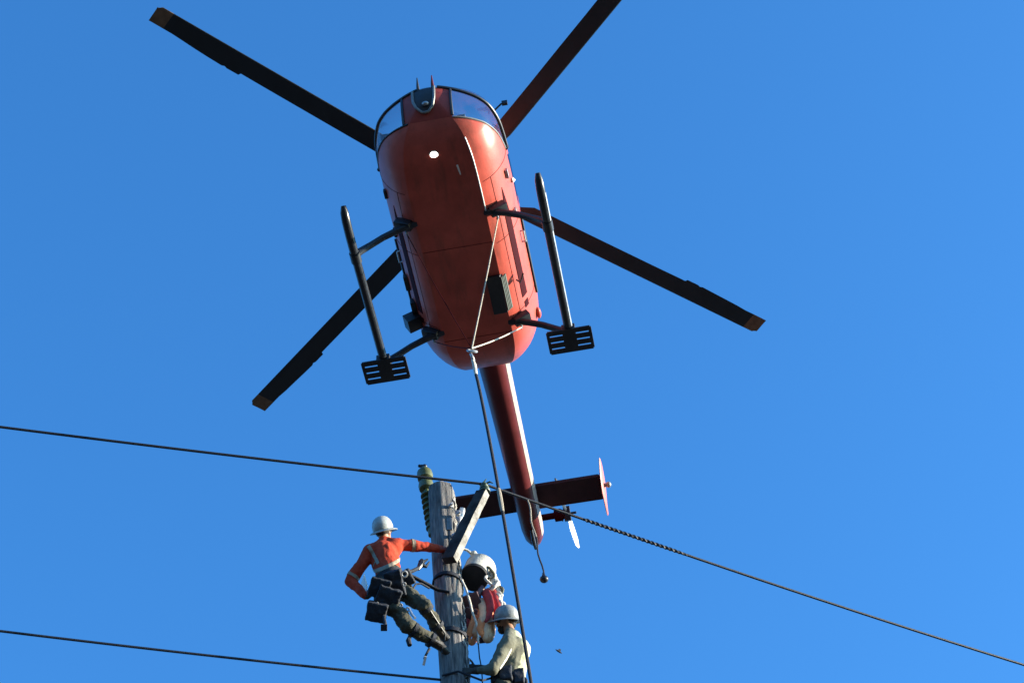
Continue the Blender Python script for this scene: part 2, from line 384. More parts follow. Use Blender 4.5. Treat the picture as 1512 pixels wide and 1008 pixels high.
# cockpit interior
MB().box((-1.15, 0, .83), (.38, .5, .012)).build('cockpit_floor', 'interior', heli)
MB().box((-2.05, 0, 1.35), (.02, .58, .5)).build('cabin_bulkhead', 'interior', heli)
MB().box((-.55, -.03, 1.12), (.10, .27, .2), Matrix.Rotation(RAD(-20), 3, 'Y')).build('instrument_console', 'console', heli, bevel=.02)
for y in (.36, -.36):
    st = empty('pilot_seat', (-1.5, y, .82), 0, heli)
    MB().box((.05, 0, .22), (.24, .22, .06)).build('seat_cushion', 'seat', st, bevel=.03)
    MB().box((-.18, 0, .6), (.06, .22, .36), Matrix.Rotation(RAD(-10), 3, 'Y')).build('seat_back', 'seat', st, bevel=.03)
MB().tube([(-.42, -.62, 1.06), (-.42, -.30, 1.02)], .013, 8).build('pedal_bar', 'black', heli)
MB().tube([(-.5, .30, 1.0), (-.52, .30, 1.28)], .02, 8).box((-.52, .33, 1.29), (.03, .05, .035)).build('control_stick', 'grey', heli)
# belly details
MB().lathe([(.046, 0), (.047, -.005), (.030, -.010)], (-.56, -.03, fzb(.56)), (0, 0, 1), 18).build('landing_light', 'lamp', heli)
MB().lathe([(.058, .004), (.060, -.004), (.050, -.006)], (-.56, -.03, fzb(.56)+.006), (0, 0, 1), 18).build('lamp_housing', 'grey', heli)
MB().tube([(-.72, .22, .605), (-.86, .235, .60)], [.012, .009], 8, flat=.6).build('blade_antenna', 'white', heli)
rs = [surf(.42+i*.05, 4.0, .004) for i in range(21)]; MB().tube(rs, .009, 6).build('crease_highlight', 'white', heli)  # thin white line painting the light caught along the crease
def strip(s0, s1, k0, k1, off, taper=0, n=24, side=1):
    vv = []; ff = []
    for i in range(n+1):
        t = i/n; s = s0+(s1-s0)*t; kk = (k0+k1)/2; h_ = (k1-k0)/2*(min(1, t/taper) if taper else 1)
        for j in range(4): vv.append(surf(s, kk-h_+2*h_*j/3, off, side))
        for j in (3, 0): vv.append(surf(s, kk-h_+2*h_*j/3, -.004, side))
    for i in range(n):
        for j in range(6): ff.append((i*6+j, i*6+(j+1) % 6, i*6+6+(j+1) % 6, i*6+6+j))
    return MB().add(vv, ff+[list(range(6)), [n*6+j for j in range(6)][::-1]])
for side in (1, -1):
    strip(1.28, 2.98, 8.6, 10.3, .006, .25, side=side).build('side_stripe', 'dkred', heli)
    strip(3.06, 3.16, 8.9, 10.1, .006, 0, 4, side).build('stripe_block', 'dkred', heli)
    # door outlines and hinges
    for s in (1.02, 1.95, 3.12): MB().tube([surf(s, 5+i*.5, .0005, side) for i in range(36)], .0035, 5).build('door_seam', 'dkred', heli)
    MB().tube([surf(1.02+i*.105, 7.1, .0005, side) for i in range(21)], .0035, 5).build('door_seam', 'dkred', heli)
    for s in (1.2, 1.8): MB().box(surf(s, 12, .012, side), (.06, .018, .03)).build('door_hinge', 'steel' if side > 0 else 'black', heli, bevel=.006)
    MB().tube([surf(2.15, 13, .0, side), surf(2.15, 13, .04, side), surf(2.32, 13, .04, side), surf(2.32, 13, .0, side)], .011, 6).build('door_handle', 'steel', heli)
    MB().tube([surf(2.05+i*.12, 14.6, .014, side) for i in range(11)], .018, 6).build('door_rail', 'black', heli)
for x0 in (1.9, 3.35): MB().tube([surf(x0, i*.2, .0004) for i in range(21)][::-1]+[surf(x0, i*.2, .0004, -1) for i in range(21)], .004, 5).build('belly_seam', 'dkred', heli)
for i_, (s, k, hh) in enumerate(((2.62, 12.4, (.11, .03, .04)), (2.98, 11.6, (.10, .035, .05)))): MB().box(surf(s, k, .02, -1), hh).build('step_bracket', 'black', heli, bevel=.008)
MB().box((-3.17, -.80, .86), (.10, .11, .085), Matrix.Rotation(RAD(25), 3, 'X')).build('equipment_box', 'black', heli, bevel=.012)
MB().ball(surf(3.5, 13, .02, 1), (.09, .035, .05)).build('blister', 'orange', heli)
MB().lathe([(.03, 0), (.035, .02), (.0, .05)], surf(1.42, 14, 0, 1), (0, 1, 0), 12).build('side_lamp', 'white', heli)
# belly vent box with louvred side
hb = MB(); hb.add([(-2.42, .27, .56), (-2.42, .46, .585), (-2.98, .46, .585), (-2.98, .27, .56), (-2.40, .26, .50), (-2.40, .44, .505), (-3.0, .44, .505), (-3.0, .26, .50)],
       [(0, 1, 2, 3), (7, 6, 5, 4), (0, 4, 5, 1), (1, 5, 6, 2), (2, 6, 7, 3), (3, 7, 4, 0)])
hatch = hb.build('belly_vent', 'black', heli, bevel=.01)
for i in range(4): MB().box((-2.70, .455+.016*i, .515+.017*i), (.27, .0065, .012), Matrix.Rotation(RAD(-25), 3, 'X')).build('louvre', 'louvre', hatch)
MB().tube([(-2.62, .62, .66), (-2.66, .66, .64), (-2.60, .70, .67), (-2.57, .72, .70)], .012, 7).build('tie_hook', 'black', heli)
# skids
for side in (1, -1):
    y = 1.175*side
    pts = [(-.74, y, .19), (-.80, y, .135), (-.90, y, .09), (-1.1, y, .06)]+[(-1.1-.2*i, y, .055) for i in range(1, 11)]+[(-3.22, y, .055)]
    sk = MB().tube(pts, [.03, .05]+[.054]*13, 14).build('skid', 'skid', heli)
    if side > 0:  # pale strip paints the sunlit outer edge, port skid only
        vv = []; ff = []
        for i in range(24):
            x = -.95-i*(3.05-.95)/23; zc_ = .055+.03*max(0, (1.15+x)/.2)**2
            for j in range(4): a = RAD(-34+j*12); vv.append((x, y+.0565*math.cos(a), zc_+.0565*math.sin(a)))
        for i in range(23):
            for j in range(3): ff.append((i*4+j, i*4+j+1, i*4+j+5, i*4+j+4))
        MB().add(vv, ff).build('skid_sunlit_edge', 'skidlit', sk)
    for s in (1.42, 3.17): MB().tube([(-s-.07, y, .056), (-s+.07, y, .056)], .066, 14).build('skid_clamp', 'black', sk)
    # rear ground pad with slots
    pd = empty('ground_pad', (-3.19, y, .0), 0, sk)
    hx, hy = .185, .285
    MB().box((0, 0, 0), (hx, .085, .012)).build('pad_plate', 'black', pd, bevel=.004)
    MB().box((.14, 0, .05), (.05, .085, .045)).build('pad_clamp', 'black', pd, bevel=.012)
    for e in (1, -1):
        MB().box((0, e*(hy-.02), 0), (hx-.02, .02, .0125)).build('pad_rim', 'black', pd, bevel=.006)
        for i in range(4): MB().box((-hx+.035+i*(2*hx-.07)/3, e*.175, -.001), (.035, .094, .010)).build('pad_slat', 'black', pd, bevel=.003)
    for s in (1.45, 3.2):
        rear = s > 2
        ct = [(-s+.03, y, .10), (-s+.02, y-.05*side, .17), (-s, y-.18*side, .29), (-s, y-.33*side, .40), (-s, y-.5*side, .49), (-s, y-.62*side, .545), (-s, y-.75*side, .585)]
        MB().tube(ct, [.045, .042, .038, .038, .04, .042, .042], 10, flat=1.2).build('cross_tube', 'skid', heli)
        MB().box((-s, .585*side, .60), (.06, .11, .055), Matrix.Rotation(RAD(28*side), 3, 'X')).build('tube_clamp', 'black', heli, bevel=.012)
        MB().tube([(-s-.07, .56*side, .60), (-s-.09, .57*side, .54), (-s-.12, .56*side, .555)], .017, 7).build('sling_lug', 'steel', heli)
# engine deck, mast, hub
bm = bmesh.new(); rows = []
for s, w_, zt in ((1.25, .1, 2.08), (1.4, .34, 2.22), (1.7, .5, 2.4), (2.2, .56, 2.5), (3.0, .58, 2.5), (3.6, .54, 2.44), (4.1, .42, 2.3), (4.5, .28, 2.1), (4.75, .12, 1.95)):
    r_ = [bm.verts.new((-s, w_*math.copysign(abs(math.cos(a))**.75, math.cos(a)), 1.72+(zt-1.72)*max(0, math.sin(a))**.7)) for a in [math.pi*i/20 for i in range(21)]]; rows.append(r_)
for a, b in zip(rows, rows[1:]):
    for k in range(20): bm.faces.new((a[k], a[k+1], b[k+1], b[k]))
bm.faces.new(rows[0]); bm.faces.new(rows[-1][::-1]); bmesh.ops.recalc_face_normals(bm, faces=bm.faces); bmobj('engine_cowling', bm, 'cowl', heli)
for side in (1, -1): MB().tube([(-3.7, .3*side, 2.32), (-4.1, .42*side, 2.38), (-4.3, .58*side, 2.40)], [.1, .1, .11], 14).build('exhaust_pipe', 'black', heli)
HUB = Vector((-2.663, 0, 2.924))
MB().lathe([(.16, 2.4), (.13, 2.5), (.085, 2.6), (.085, 2.86), (.17, 2.87), (.19, 2.93), (.16, 2.99), (.05, 3.02)], (-2.663, 0, 0), (0, 0, 1), 24).build('rotor_mast', 'grey', heli)
CONE = RAD(1.84)
def rotor_blade(az, R_):
    d = Vector((math.cos(CONE)*math.cos(az), math.cos(CONE)*math.sin(az), math.sin(CONE)))
    le = Vector((-math.sin(az), math.cos(az), 0)); up = d.cross(le)   # counter-clockwise seen from above: leading edge ahead
    rr = [.72, .85, 1.0, 1.3, 1.8, 2.4, 3.0, 3.4, 3.5, 3.52, 3.56, 3.7, 3.74, 3.78, 4.0, 4.2, 4.4, 4.56, 4.7, 4.86, 4.92]
    prof = [(.25, 0), (.235, .5), (.18, .9), (.08, 1), (-.05, .8), (-.25, .4), (-.5, .12), (-.75, 0)]
    v = []; c0 = .268; g_ = R_/4.92
    for r in rr:
        c = c0
        ex = 0
        if 3.51 < r < 4.56: ex = .034*min(1, (4.6-r)/.7) - (.014 if 3.7 < r < 3.76 else 0)
        ex += .006*noise.noise((r*3.1, az*3, 0))
        if r < 1.0: c = .10+(c0-.10)*max(0, (r-.78)/.22)
        tw = RAD(8-1.6*r); sw = -.05*(r > 4.88)
        for x_, y_ in prof+[(a, -b*.62) for a, b in prof[-2:0:-1]]:
            xx = x_*c+(sw if x_ > .1 else 0); yy = y_*.016*(1.6 if r < 1 else 1)
            if x_ < -.45: xx -= ex*((-x_-.45)/.3 if x_ > -.75 else 1)
            v.append(HUB+d*r*g_+le*(xx*math.cos(tw)-yy*math.sin(tw))+up*(xx*math.sin(tw)+yy*math.cos(tw)))
    n_ = 2*len(prof)-2; m_ = len(rr)
    def part(i0, i1, name, mt, par):
        f = [(i*n_+k, i*n_+(k+1) % n_, (i+1)*n_+(k+1) % n_, (i+1)*n_+k) for i in range(i0, i1) for k in range(n_)]
        f += [[i0*n_+k for k in range(n_)][::-1], [i1*n_+k for k in range(n_)]]
        used = sorted({i for q in f for i in q}); mp_ = {u: j for j, u in enumerate(used)}
        return MB().add([v[u] for u in used], [[mp_[i] for i in q] for q in f]).build(name, mt, par, ang=50)
    bl = part(0, 18, 'rotor_blade', 'blade', heli)
    part(18, m_-1, 'blade_tip', 'tip', bl)
    MB().tube([HUB+d*.1, HUB+d*.45, HUB+d*.8], [.085, .07, .06], 12).build('blade_grip', 'black', bl)
Li = Lw.inverted()
def disc(u, v):                                     # where a blade tip lies in the rotor plane
    p = Li @ WZ(u, v, HOFF.z+HUB.z+.158); q = p-HUB; return math.atan2(q.y, q.x), math.hypot(q.x, q.y)
for az, R_ in (disc(231, 13), (RAD(45.7), 4.92), disc(1119, 487), disc(374, 598)): rotor_blade(az, R_)
# tail
bs = [3.7, 4.1, 4.6, 5.2, 6.0, 6.8, 7.4, 7.9, 8.1, 8.2, 8.25]
rb = [.24, .235, .215, .20, .188, .176, .168, .16, .135, .09, .03]
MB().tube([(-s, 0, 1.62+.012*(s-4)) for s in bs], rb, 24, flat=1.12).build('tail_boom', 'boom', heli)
fr_ = pchip(bs, rb)
for side in (1,):                                   # pale colour painting the boom's sunlit edge, port flank only
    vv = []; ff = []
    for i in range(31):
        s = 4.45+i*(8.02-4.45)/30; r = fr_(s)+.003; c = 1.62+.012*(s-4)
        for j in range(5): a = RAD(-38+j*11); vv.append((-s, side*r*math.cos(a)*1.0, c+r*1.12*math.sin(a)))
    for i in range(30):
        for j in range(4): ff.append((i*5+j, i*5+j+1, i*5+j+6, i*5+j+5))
    MB().add(vv, ff).build('boom_sunlit_edge', 'pinkcream', heli)
def slab(pts, t, nrm):                              # flat plate with a rounded edge from an outline
    n_ = Vector(nrm).normalized(); c = sum((Vector(p) for p in pts), Vector())/len(pts); m_ = len(pts)
    ins = [Vector(p)+(c-Vector(p)).normalized()*min(.03, t) for p in pts]
    v = [p-n_*t/2 for p in ins]+[Vector(p) for p in pts]+[p+n_*t/2 for p in ins]; f = [list(range(m_))[::-1], [2*m_+i for i in range(m_)]]
    for a in (0, m_):
        f += [(a+i, a+(i+1) % m_, a+m_+(i+1) % m_, a+m_+i) for i in range(m_)]
    return MB().add(v, f)
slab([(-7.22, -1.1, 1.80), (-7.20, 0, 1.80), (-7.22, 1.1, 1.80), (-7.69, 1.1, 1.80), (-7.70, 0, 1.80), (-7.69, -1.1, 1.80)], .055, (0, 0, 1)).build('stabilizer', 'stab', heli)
for side in (1, -1):
    y = 1.115*side
    ep = slab([(-7.06, y+.02*side, 1.98), (-7.16, y, 1.72), (-7.34, y-.01*side, 1.58), (-7.68, y-.0*side, 1.52), (-7.82, y, 1.56), (-7.80, y+.0*side, 1.74), (-7.62, y+.02*side, 2.02), (-7.3, y+.02*side, 2.10)], .028, (0, 1, 0)).build('endplate', 'endp', heli)
    MB().ball((-7.42, y+.085*side, 1.78), (.045, .04, .045)).tube([(-7.42, y, 1.78), (-7.42, y+.07*side, 1.78)], .03, 10).build('position_light', 'grey', ep)
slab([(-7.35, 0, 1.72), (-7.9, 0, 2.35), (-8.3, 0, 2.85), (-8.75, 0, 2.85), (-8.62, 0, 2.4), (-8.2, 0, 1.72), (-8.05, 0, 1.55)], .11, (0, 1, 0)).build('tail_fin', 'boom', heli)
MB().tube([(-7.78, 0, 1.48), (-7.95, 0, 1.42), (-8.16, 0, 1.47)], [.02, .03, .02], 8).build('tail_bumper', 'black', heli)
TR = Vector((-8.58, .47, 2.52))
tr = MB().tube([TR-Vector((0, .45, 0)), TR-Vector((0, .2, 0)), TR-Vector((0, .19, 0)), TR-Vector((0, .10, 0)), TR], [.05, .05, .095, .095, .04], 14).build('tail_rotor_gearbox', 'dkred', heli)
hubo = MB().box(TR, (.05, .05, .11), Matrix.Rotation(RAD(35), 3, 'Y')).tube([TR-Vector((.1, .09, .04)), TR+Vector((.1, .0, .03))], .014, 6).tube([TR-Vector((0, .02, 0)), TR+Vector((0, .14, 0))], .02, 8).build('tail_rotor_hub', 'black', heli, bevel=.008)
for sg, mt in ((1, 'white'), (-1, 'blade')):  # aft blade coloured white as if sunlit, the other left dark
    d = Vector((-.98, .05, .20)).normalized()*sg; cd_ = Vector((-.02, .84, -.34)).cross(d).normalized()
    v = []; 
    for r, c in ((.1, .05), (.2, .08), (.3, .13), (.55, .135), (.80, .12), (.95, .02)):
        nn = d.cross(cd_).normalized()
        for a, b in ((.5, 0), (.2, .012), (-.5, 0), (.2, -.012)): v.append(TR+d*r+cd_*c*a+nn*b)
    f = [(i*4+k, i*4+(k+1) % 4, i*4+4+(k+1) % 4, i*4+4+k) for i in range(5) for k in range(4)]+[[3, 2, 1, 0], [20, 21, 22, 23]]
    MB().add(v, f).build('tail_rotor_blade', mt, hubo)

# ------------------------------------------------------------------ sling bridle and long line
HK = Lw @ Vector((-2.45, .035, -.80))
sb = empty('sling_bridle', HK); tag(sb, 'pale four-leg sling bridle with steel hook hanging under the helicopter belly', 'sling')
for x, y in ((-1.55, .57), (-1.55, -.57), (-3.3, .57), (-3.3, -.57)):
    a = Lw @ Vector((x, y, .545)); pts = []
    for i in range(13):
        t = i/12; p = a.lerp(HK+Vector((0, 0, .05)), t); pts.append(p-Vector((0, 0, .03*math.sin(math.pi*t))))
    MB().tube(pts, .0085 if y > 0 else .006, 7).build('sling_leg', 'cream' if y > 0 else 'dkred', sb, world=True)  # starboard legs coloured dark to paint in their shade
def ringpts(c, r, ax, n=20): 
    x, y = frame(Vector(ax)); return [c+(x*math.cos(2*math.pi*i/n)+y*math.sin(2*math.pi*i/n))*r for i in range(n+1)]
MB().tube(ringpts(HK, .055, (.2, -.8, .5)), .015, 8).build('bridle_ring', 'steel', sb, world=True)
MB().tube(ringpts(HK-Vector((.0, .0, .12)), .045, (.9, -.2, .3)), .016, 8).build('shackle', 'steel', sb, world=True)
hk2 = HK-Vector((-.015, -.0, .36))
ht = W(780, 1008, -.85); ldir = (ht-HK).normalized()
SW = HK+ldir*.40
MB().tube([HK-Vector((0, 0, .16)), HK+ldir*.24, SW], [.018, .026, .02], 8).build('swivel_hook', 'cream', sb, world=True)
gd = HK+(ht-HK)*((HK.z-.05)/(HK.z-ht.z))
ll = empty('long_line', SW); tag(ll, 'dark long line rope running down from the helicopter sling hook', 'rope')
pts = []
for i in range(41):
    t = i/40; p = SW.lerp(gd, t**1.4); pts.append(p+CR*(.05*math.sin(t*6.0)*(1-t))+Vector((0, 0, 0)))
MB().tube(pts, .019, 8).build('rope', 'rope', ll, world=True)
tm = 0
def rope_at(v):                                     # rope point by image height
    best = min(range(400), key=lambda i: abs(504-FPX*((SW.lerp(gd, (i/400)**1.4)+CR*(.05*math.sin(i/400*6)*(1-i/400))-CAM).dot(CU))/((SW.lerp(gd, (i/400)**1.4)-CAM).dot(CF))-v))
    t = best/400; return SW.lerp(gd, t**1.4)+CR*(.05*math.sin(t*6)*(1-t))
MB().tube([rope_at(722), rope_at(730), rope_at(745), rope_at(755)], [.02, .026, .026, .02], 8).build('rope_sleeve', 'tanrope', ll, world=True)

# ================================================================== UTILITY POLE
TOP = W(651, 723, 0); BOT = Vector((TOP.x+.055*TOP.z/1.0*.32, PP.y, 0))
lean = (W(672, 1008, 0)-TOP); lean = lean/(-lean.z)  # per metre going down
pole = empty('utility_pole', Vector((TOP.x, PP.y, 0)))
tag(pole, 'weathered grey wooden utility pole with side crossarm and olive insulator', 'utility pole')
def pole_c(z): return Vector((TOP.x+lean.x*min(TOP.z-z, 6), PP.y, z))
v = []; f = []; n = 56; zs = [0, 4, 8, 11]+[11.5+i*.5 for i in range(9)]
zs = [z for z in zs if z < 16]+[16+i*(TOP.z-16)/130 for i in range(131)]
for z in zs:
    c = pole_c(z); d_ = TOP.z-z; r = .160+.0010*d_
    for k in range(n):
        a = 2*math.pi*k/n
        q = noise.noise((math.cos(a)*3.2, math.sin(a)*3.2, z*.28)); q2 = noise.noise((math.cos(a)*9, math.sin(a)*9, z*.8+5)); q3 = noise.noise((math.cos(a)*16, math.sin(a)*16, z*2.2+9))
        rr = r+.010*q+.010*q2+.004*q3-.030*max(0, noise.noise((math.cos(a)*6+7, math.sin(a)*6, z*.22))-.28)
        if d_ < .10: rr *= .93+.07*d_/.10
        v.append(c+Vector((math.cos(a)*rr, math.sin(a)*rr, 0)))
m_ = len(zs)
f = [(i*n+k, i*n+(k+1) % n, (i+1)*n+(k+1) % n, (i+1)*n+k) for i in range(m_-1) for k in range(n)]
MB().add(v, f+[[(m_-1)*n+k for k in range(n)]]).build('pole_shaft', 'wood', pole, world=True, ang=60)
tc_ = pole_c(TOP.z); MB().lathe([(.125, 0), (.13, .012), (.10, .05), (.03, .075)], tc_, (.12, .05, 1), 20).build('pole_cap', 'woodtop', pole, world=True)
# long splinters on the sunny side, most coloured pale to brighten the lit edge
for i in range(34):
    z0 = TOP.z-.1-random.random()*3.2; a = RAD(random.uniform(-42, 12)); L = random.uniform(.12, .55); pts = []
    for j in range(6):
        z = z0-L*j/5; c = pole_c(z); pts.append(c+Vector((math.cos(a), math.sin(a), 0))*(.162+.001*(TOP.z-z)+.012*math.sin(j*1.9+i)))
    MB().tube(pts, [.004, .013, .018, .016, .013, .004], 6, flat=.6).build('splinter', 'splint' if i % 3 else 'wood', pole, world=True)
# crossarm towards the camera
A0 = W(668, 818, -.24); A1 = W(713, 727, -.27)
ad = (A1-A0).normalized(); A0b = A0-ad*.10; sd = Vector((0, 1, 0)); ud = ad.cross(sd).normalized(); sd, ud = (sd*math.cos(RAD(24))+ud*math.sin(RAD(24))*(1 if ud.x > 0 else -1)), (ud*math.cos(RAD(24))-sd*math.sin(RAD(24))*(1 if ud.x > 0 else -1))
mb = MB(); vv = []
for t in range(9):
    p = A0b.lerp(A1, t/8); hw, hh = .05, .085-.016*t/8
    for a_, b_ in ((-1, -1), (1, -1), (1, 1), (-1, 1)): vv.append(p+sd*(hw*a_+.006*noise.noise((t*.9, a_, b_)))+ud*(hh*b_+.008*noise.noise((t*.7, b_, a_+4))))
ff = [(i*4+k, i*4+(k+1) % 4, i*4+4+(k+1) % 4, i*4+4+k) for i in range(8) for k in range(4)]+[[3, 2, 1, 0], [32, 33, 34, 35]]
arm = mb.add(vv, ff).build('crossarm', 'arm', pole, world=True, bevel=.006)
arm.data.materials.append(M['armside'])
for p_ in arm.data.polygons:                        # sunward flank gets a paler timber colour, painting in the sunlight
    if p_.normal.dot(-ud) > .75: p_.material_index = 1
MB().tube([A0b+ad*.12-sd*.13, A0b+ad*.12+sd*.13], .012, 8).build('arm_bolt', 'steel', arm, world=False) if False else None
def skirts(prof, base, axis, name, mt, par, n=20): return MB().lathe(prof, base, axis, n).build(name, mt, par, world=True)
e = A1+Vector((.02, 0, -.02))
MB().tube([e-Vector((0, 0, .02)), e+Vector((0, 0, .06))], .014, 8).build('insulator_pin', 'steel', pole, world=True)
skirts([(.03, .05), (.065, .055), (.07, .075), (.04, .10), (.055, .105), (.058, .125), (.034, .145), (.045, .16), (.046, .18), (.02, .20)], e-Vector((0, 0, .03)), (0, 0, 1), 'pin_insulator', 'insul2', pole)
CT = e+Vector((0, 0, .165))
MB().tube([CT+Vector((-.05, 0, -.02)), CT+Vector((.0, .0, .03)), CT+Vector((.03, 0, .09))], [.012, .014, .004], 6).tube([CT+Vector((0, 0, 0)), CT+Vector((.07, -.02, .01)), CT+Vector((.11, -.02, -.02))], [.012, .012, .004], 6).build('wire_tie', 'insul2', pole, world=True)
# tall olive post insulator on the pole's left side
ib = W(638, 790, .08); it = W(627, 699, .08); ax = (it-ib); L = ax.length; ax.normalize()
ins = MB().tube([ib, it], [.045, .035], 12).build('post_insulator', 'insul', pole, world=True)
mb = MB().lathe([(.05, -.13), (.092, -.10), (.10, -.04), (.092, .02), (.06, .07), (.03, .09), (.02, .10)], it, ax, 20); o_ = mb.build('insulator_bell', 'insul', ins)
o_.location = -pole.location
mb = MB().lathe([(.055, -.06), (.088, -.04), (.095, .02), (.085, .07), (.05, .10)], it-ax*.24, ax, 20); o_ = mb.build('insulator_bell', 'insul', ins); o_.location = -pole.location
for i in range(7):
    r = .082-.003*i
    o_ = MB().lathe([(.04, -.035), (r, -.03), (r*.98, -.01), (.045, .03)], it-ax*(.38+.093*i), ax, 18).build('insulator_skirt', 'insul', ins); o_.location = -pole.location
o_ = MB().tube([it+ax*.08, it+ax*.13+CR*.0, it+ax*.14-CR*.035], [.028, .03, .02], 8).ball(it+ax*.14-CR*.05, .022).ball(it+ax*.13+CR*.01, .032).build('insulator_clamp', 'black', ins); o_.location = -pole.location
# pole-top hardware on the sunny side
MB().box(W(671, 775, -.02)+Vector((.03, 0, 0)), (.045, .05, .21)).build('pole_bracket', 'steel', pole, world=True, bevel=.012)
MB().box(W(664, 775, -.12), (.035, .03, .10)).build('bracket_foot', 'grey', pole, world=True, bevel=.01)
for u, v_ in ((664, 748), (669, 792), (676, 760)): MB().lathe([(.028, 0), (.03, .03), (.018, .032), (.018, .06)], W(u, v_, -.13), (.5, -.8, .1), 10).build('bracket_bolt', 'steel', pole, world=True)
MB().box(W(679, 765, .02), (.03, .03, .16), Matrix.Rotation(RAD(14), 3, 'Y')).build('bracket_strut', 'white', pole, world=True, bevel=.01)
MB().tube([W(666, 716, -.1), W(667, 735, -.1), W(671, 745, -.1)], .009, 7).build('ground_lead', 'black', pole, world=True)
for u, v_, h_ in ((664, 862, .05), (668, 944, .06)):
    c = W(u, v_, 0); c = pole_c(c.z); rr = .170
    MB().lathe([(rr, -h_/2), (rr+.012, -h_/2), (rr+.012, h_/2), (rr, h_/2)], c, (.12, .1, 1), 28).build('pole_band', 'navy', pole, world=True)

# ================================================================== CONDUCTORS
def span(pts, r, name, label, n=8, group=None):
    o = MB().tube(pts, r, n).build(name, 'wire', local=pts[0]); return tag(o, label, 'wire', 'overhead wires')
def wire_pts(a_px, ends, z0, slopes, nseg=40): pass
def line_to(a, u, v, z, ext=1.6, sag=.0, n=40):
    b = WZ(u, v, z); pts = []
    for i in range(n+1):
        t = ext*i/n; p = a.lerp(b, t); pts.append(p-Vector((0, 0, sag*4*t*(1-t))) if t <= 1 else p+Vector((0, 0, sag*4*t*(t-1))))
    return pts
pl = line_to(CT, 0, 630, CT.z-.05, 2.6, .02); pr = line_to(CT, 1512, 981, CT.z-.02, 2.6, .06)
span(pl, .016, 'conductor_wire', 'upper overhead wire running from the pole top to the left edge')
rw = span(pr, .016, 'conductor_wire', 'upper overhead wire running down from the pole top to the right edge')
def on_line(pts, u):
    for a, b in zip(pts, pts[1:]):
        ua = 756+FPX*(a-CAM).dot(CR)/(a-CAM).dot(CF); ub = 756+FPX*(b-CAM).dot(CR)/(b-CAM).dot(CF)
        if ua <= u <= ub: return a.lerp(b, (u-ua)/(ub-ua))
a, b = on_line(pr, 862), on_line(pr, 1030); d = (b-a); Ln = d.length; d.normalize(); x, y = frame(d)
for ph in (0, math.pi):
    hel = [a+d*(Ln*i/260)+(x*math.cos(i*.30+ph)+y*math.sin(i*.30+ph))*(.014*min(1, (260-i)/70+.2)) for i in range(261)]
    o_ = MB().tube(hel, .0105, 6).build('armour_rod', 'wire', rw); o_.location = -rw.location
LWp = W(652, 1003, -.05)
pll = line_to(LWp, 0, 931, LWp.z-.03, 2.6, .02)
span(pll, .014, 'conductor_wire', 'lower overhead wire meeting the pole at the bottom edge')
# weighted line hanging from the right-hand wire
h0 = on_line(pr, 779); hl = empty('weighted_line', h0); tag(hl, 'thin line with a small dark weight hanging from the right-hand wire', 'rope')
h1 = h0+Vector((0, 0, 0)); hb_ = W(803, 851, h0.y-PP.y-.1)
pts = [h0.lerp(hb_, i/14)+CR*(.012*math.sin(i*1.1)) for i in range(15)]
MB().tube(pts[:8], .0105, 7).build('pale_cord', 'tanrope', hl, world=True); MB().tube(pts[7:], .0105, 7).build('dark_cord', 'rope', hl, world=True)
MB().ball(hb_-Vector((0, 0, .04)), (.052, .05, .042)).tube([hb_+Vector((0, 0, .06)), hb_-Vector((0, 0, .02))], [.014, .028], 8).build('weight', 'black', hl, world=True)

# ================================================================== PEOPLE
def remesh(mb, voxel, smooth, amp=.0, fr=11, seed=0):
    """union of overlapping shapes as one continuous skin, with cloth-like relief"""
    me = bpy.data.meshes.new('t'); me.from_pydata([tuple(p) for p in mb.v], [], mb.f)
    bm = bmesh.new(); bm.from_mesh(me); bmesh.ops.recalc_face_normals(bm, faces=bm.faces); bm.to_mesh(me); bm.free()
    o = bpy.data.objects.new('t', me); COL.objects.link(o)
    r = o.modifiers.new('r', 'REMESH'); r.mode = 'VOXEL'; r.voxel_size = voxel; r.use_smooth_shade = True
    s = o.modifiers.new('s', 'SMOOTH'); s.factor = .5; s.iterations = smooth
    dg = bpy.context.evaluated_depsgraph_get(); m2 = bpy.data.meshes.new_from_object(o.evaluated_get(dg))
    bpy.data.objects.remove(o, do_unlink=True); bpy.data.meshes.remove(me)
    if amp:
        nrm = [v.normal.copy() for v in m2.vertices]
        for v, q in zip(m2.vertices, nrm):
            p = v.co*fr+Vector((seed, seed*2, 0)); v.co += q*amp*(noise.noise(p)+.6*abs(noise.noise(p*2.1+Vector((3, 1, 2))))-.2)
    for p in m2.polygons: p.use_smooth = True
    return m2
def cap(mb, a, ra, b, rb, n=14):                    # tapered capsule
    d = b-a; L = d.length; d.normalize(); x, y = frame(d); rings = []
    for i in range(1, 6): t = math.pi/2*(1-i/5); rings.append((a-d*ra*math.sin(t), max(ra*math.cos(t), 1e-4)))
    for i in range(0, 5): t = math.pi/2*i/5; rings.append((b+d*rb*math.sin(t), max(rb*math.cos(t), 1e-4)))
    rings.append((b+d*rb, 1e-4)); rings.insert(0, (a-d*ra, 1e-4)); vv = []
    for c, r in rings:
        for k in range(n): vv.append(c+(x*math.cos(2*math.pi*k/n)+y*math.sin(2*math.pi*k/n))*r)
    m_ = len(rings); f = [(i*n+k, i*n+(k+1) % n, (i+1)*n+(k+1) % n, (i+1)*n+k) for i in range(m_-1) for k in range(n)]
    return mb.add(vv, f+[list(range(n))[::-1], [(m_-1)*n+k for k in range(n)]])
def chain(mb, pts, rs):
    for (a, ra), (b, rb) in zip(list(zip(pts, rs)), list(zip(pts, rs))[1:]): cap(mb, a, ra, b, rb)
    return mb
def put(me, name, mt, root, parent=None):
    me.transform(Matrix.Translation(-root.location)); me.name = name; me.materials.append(M[mt])
    o = bpy.data.objects.new(name, me); COL.objects.link(o); o.parent = parent or root; return o
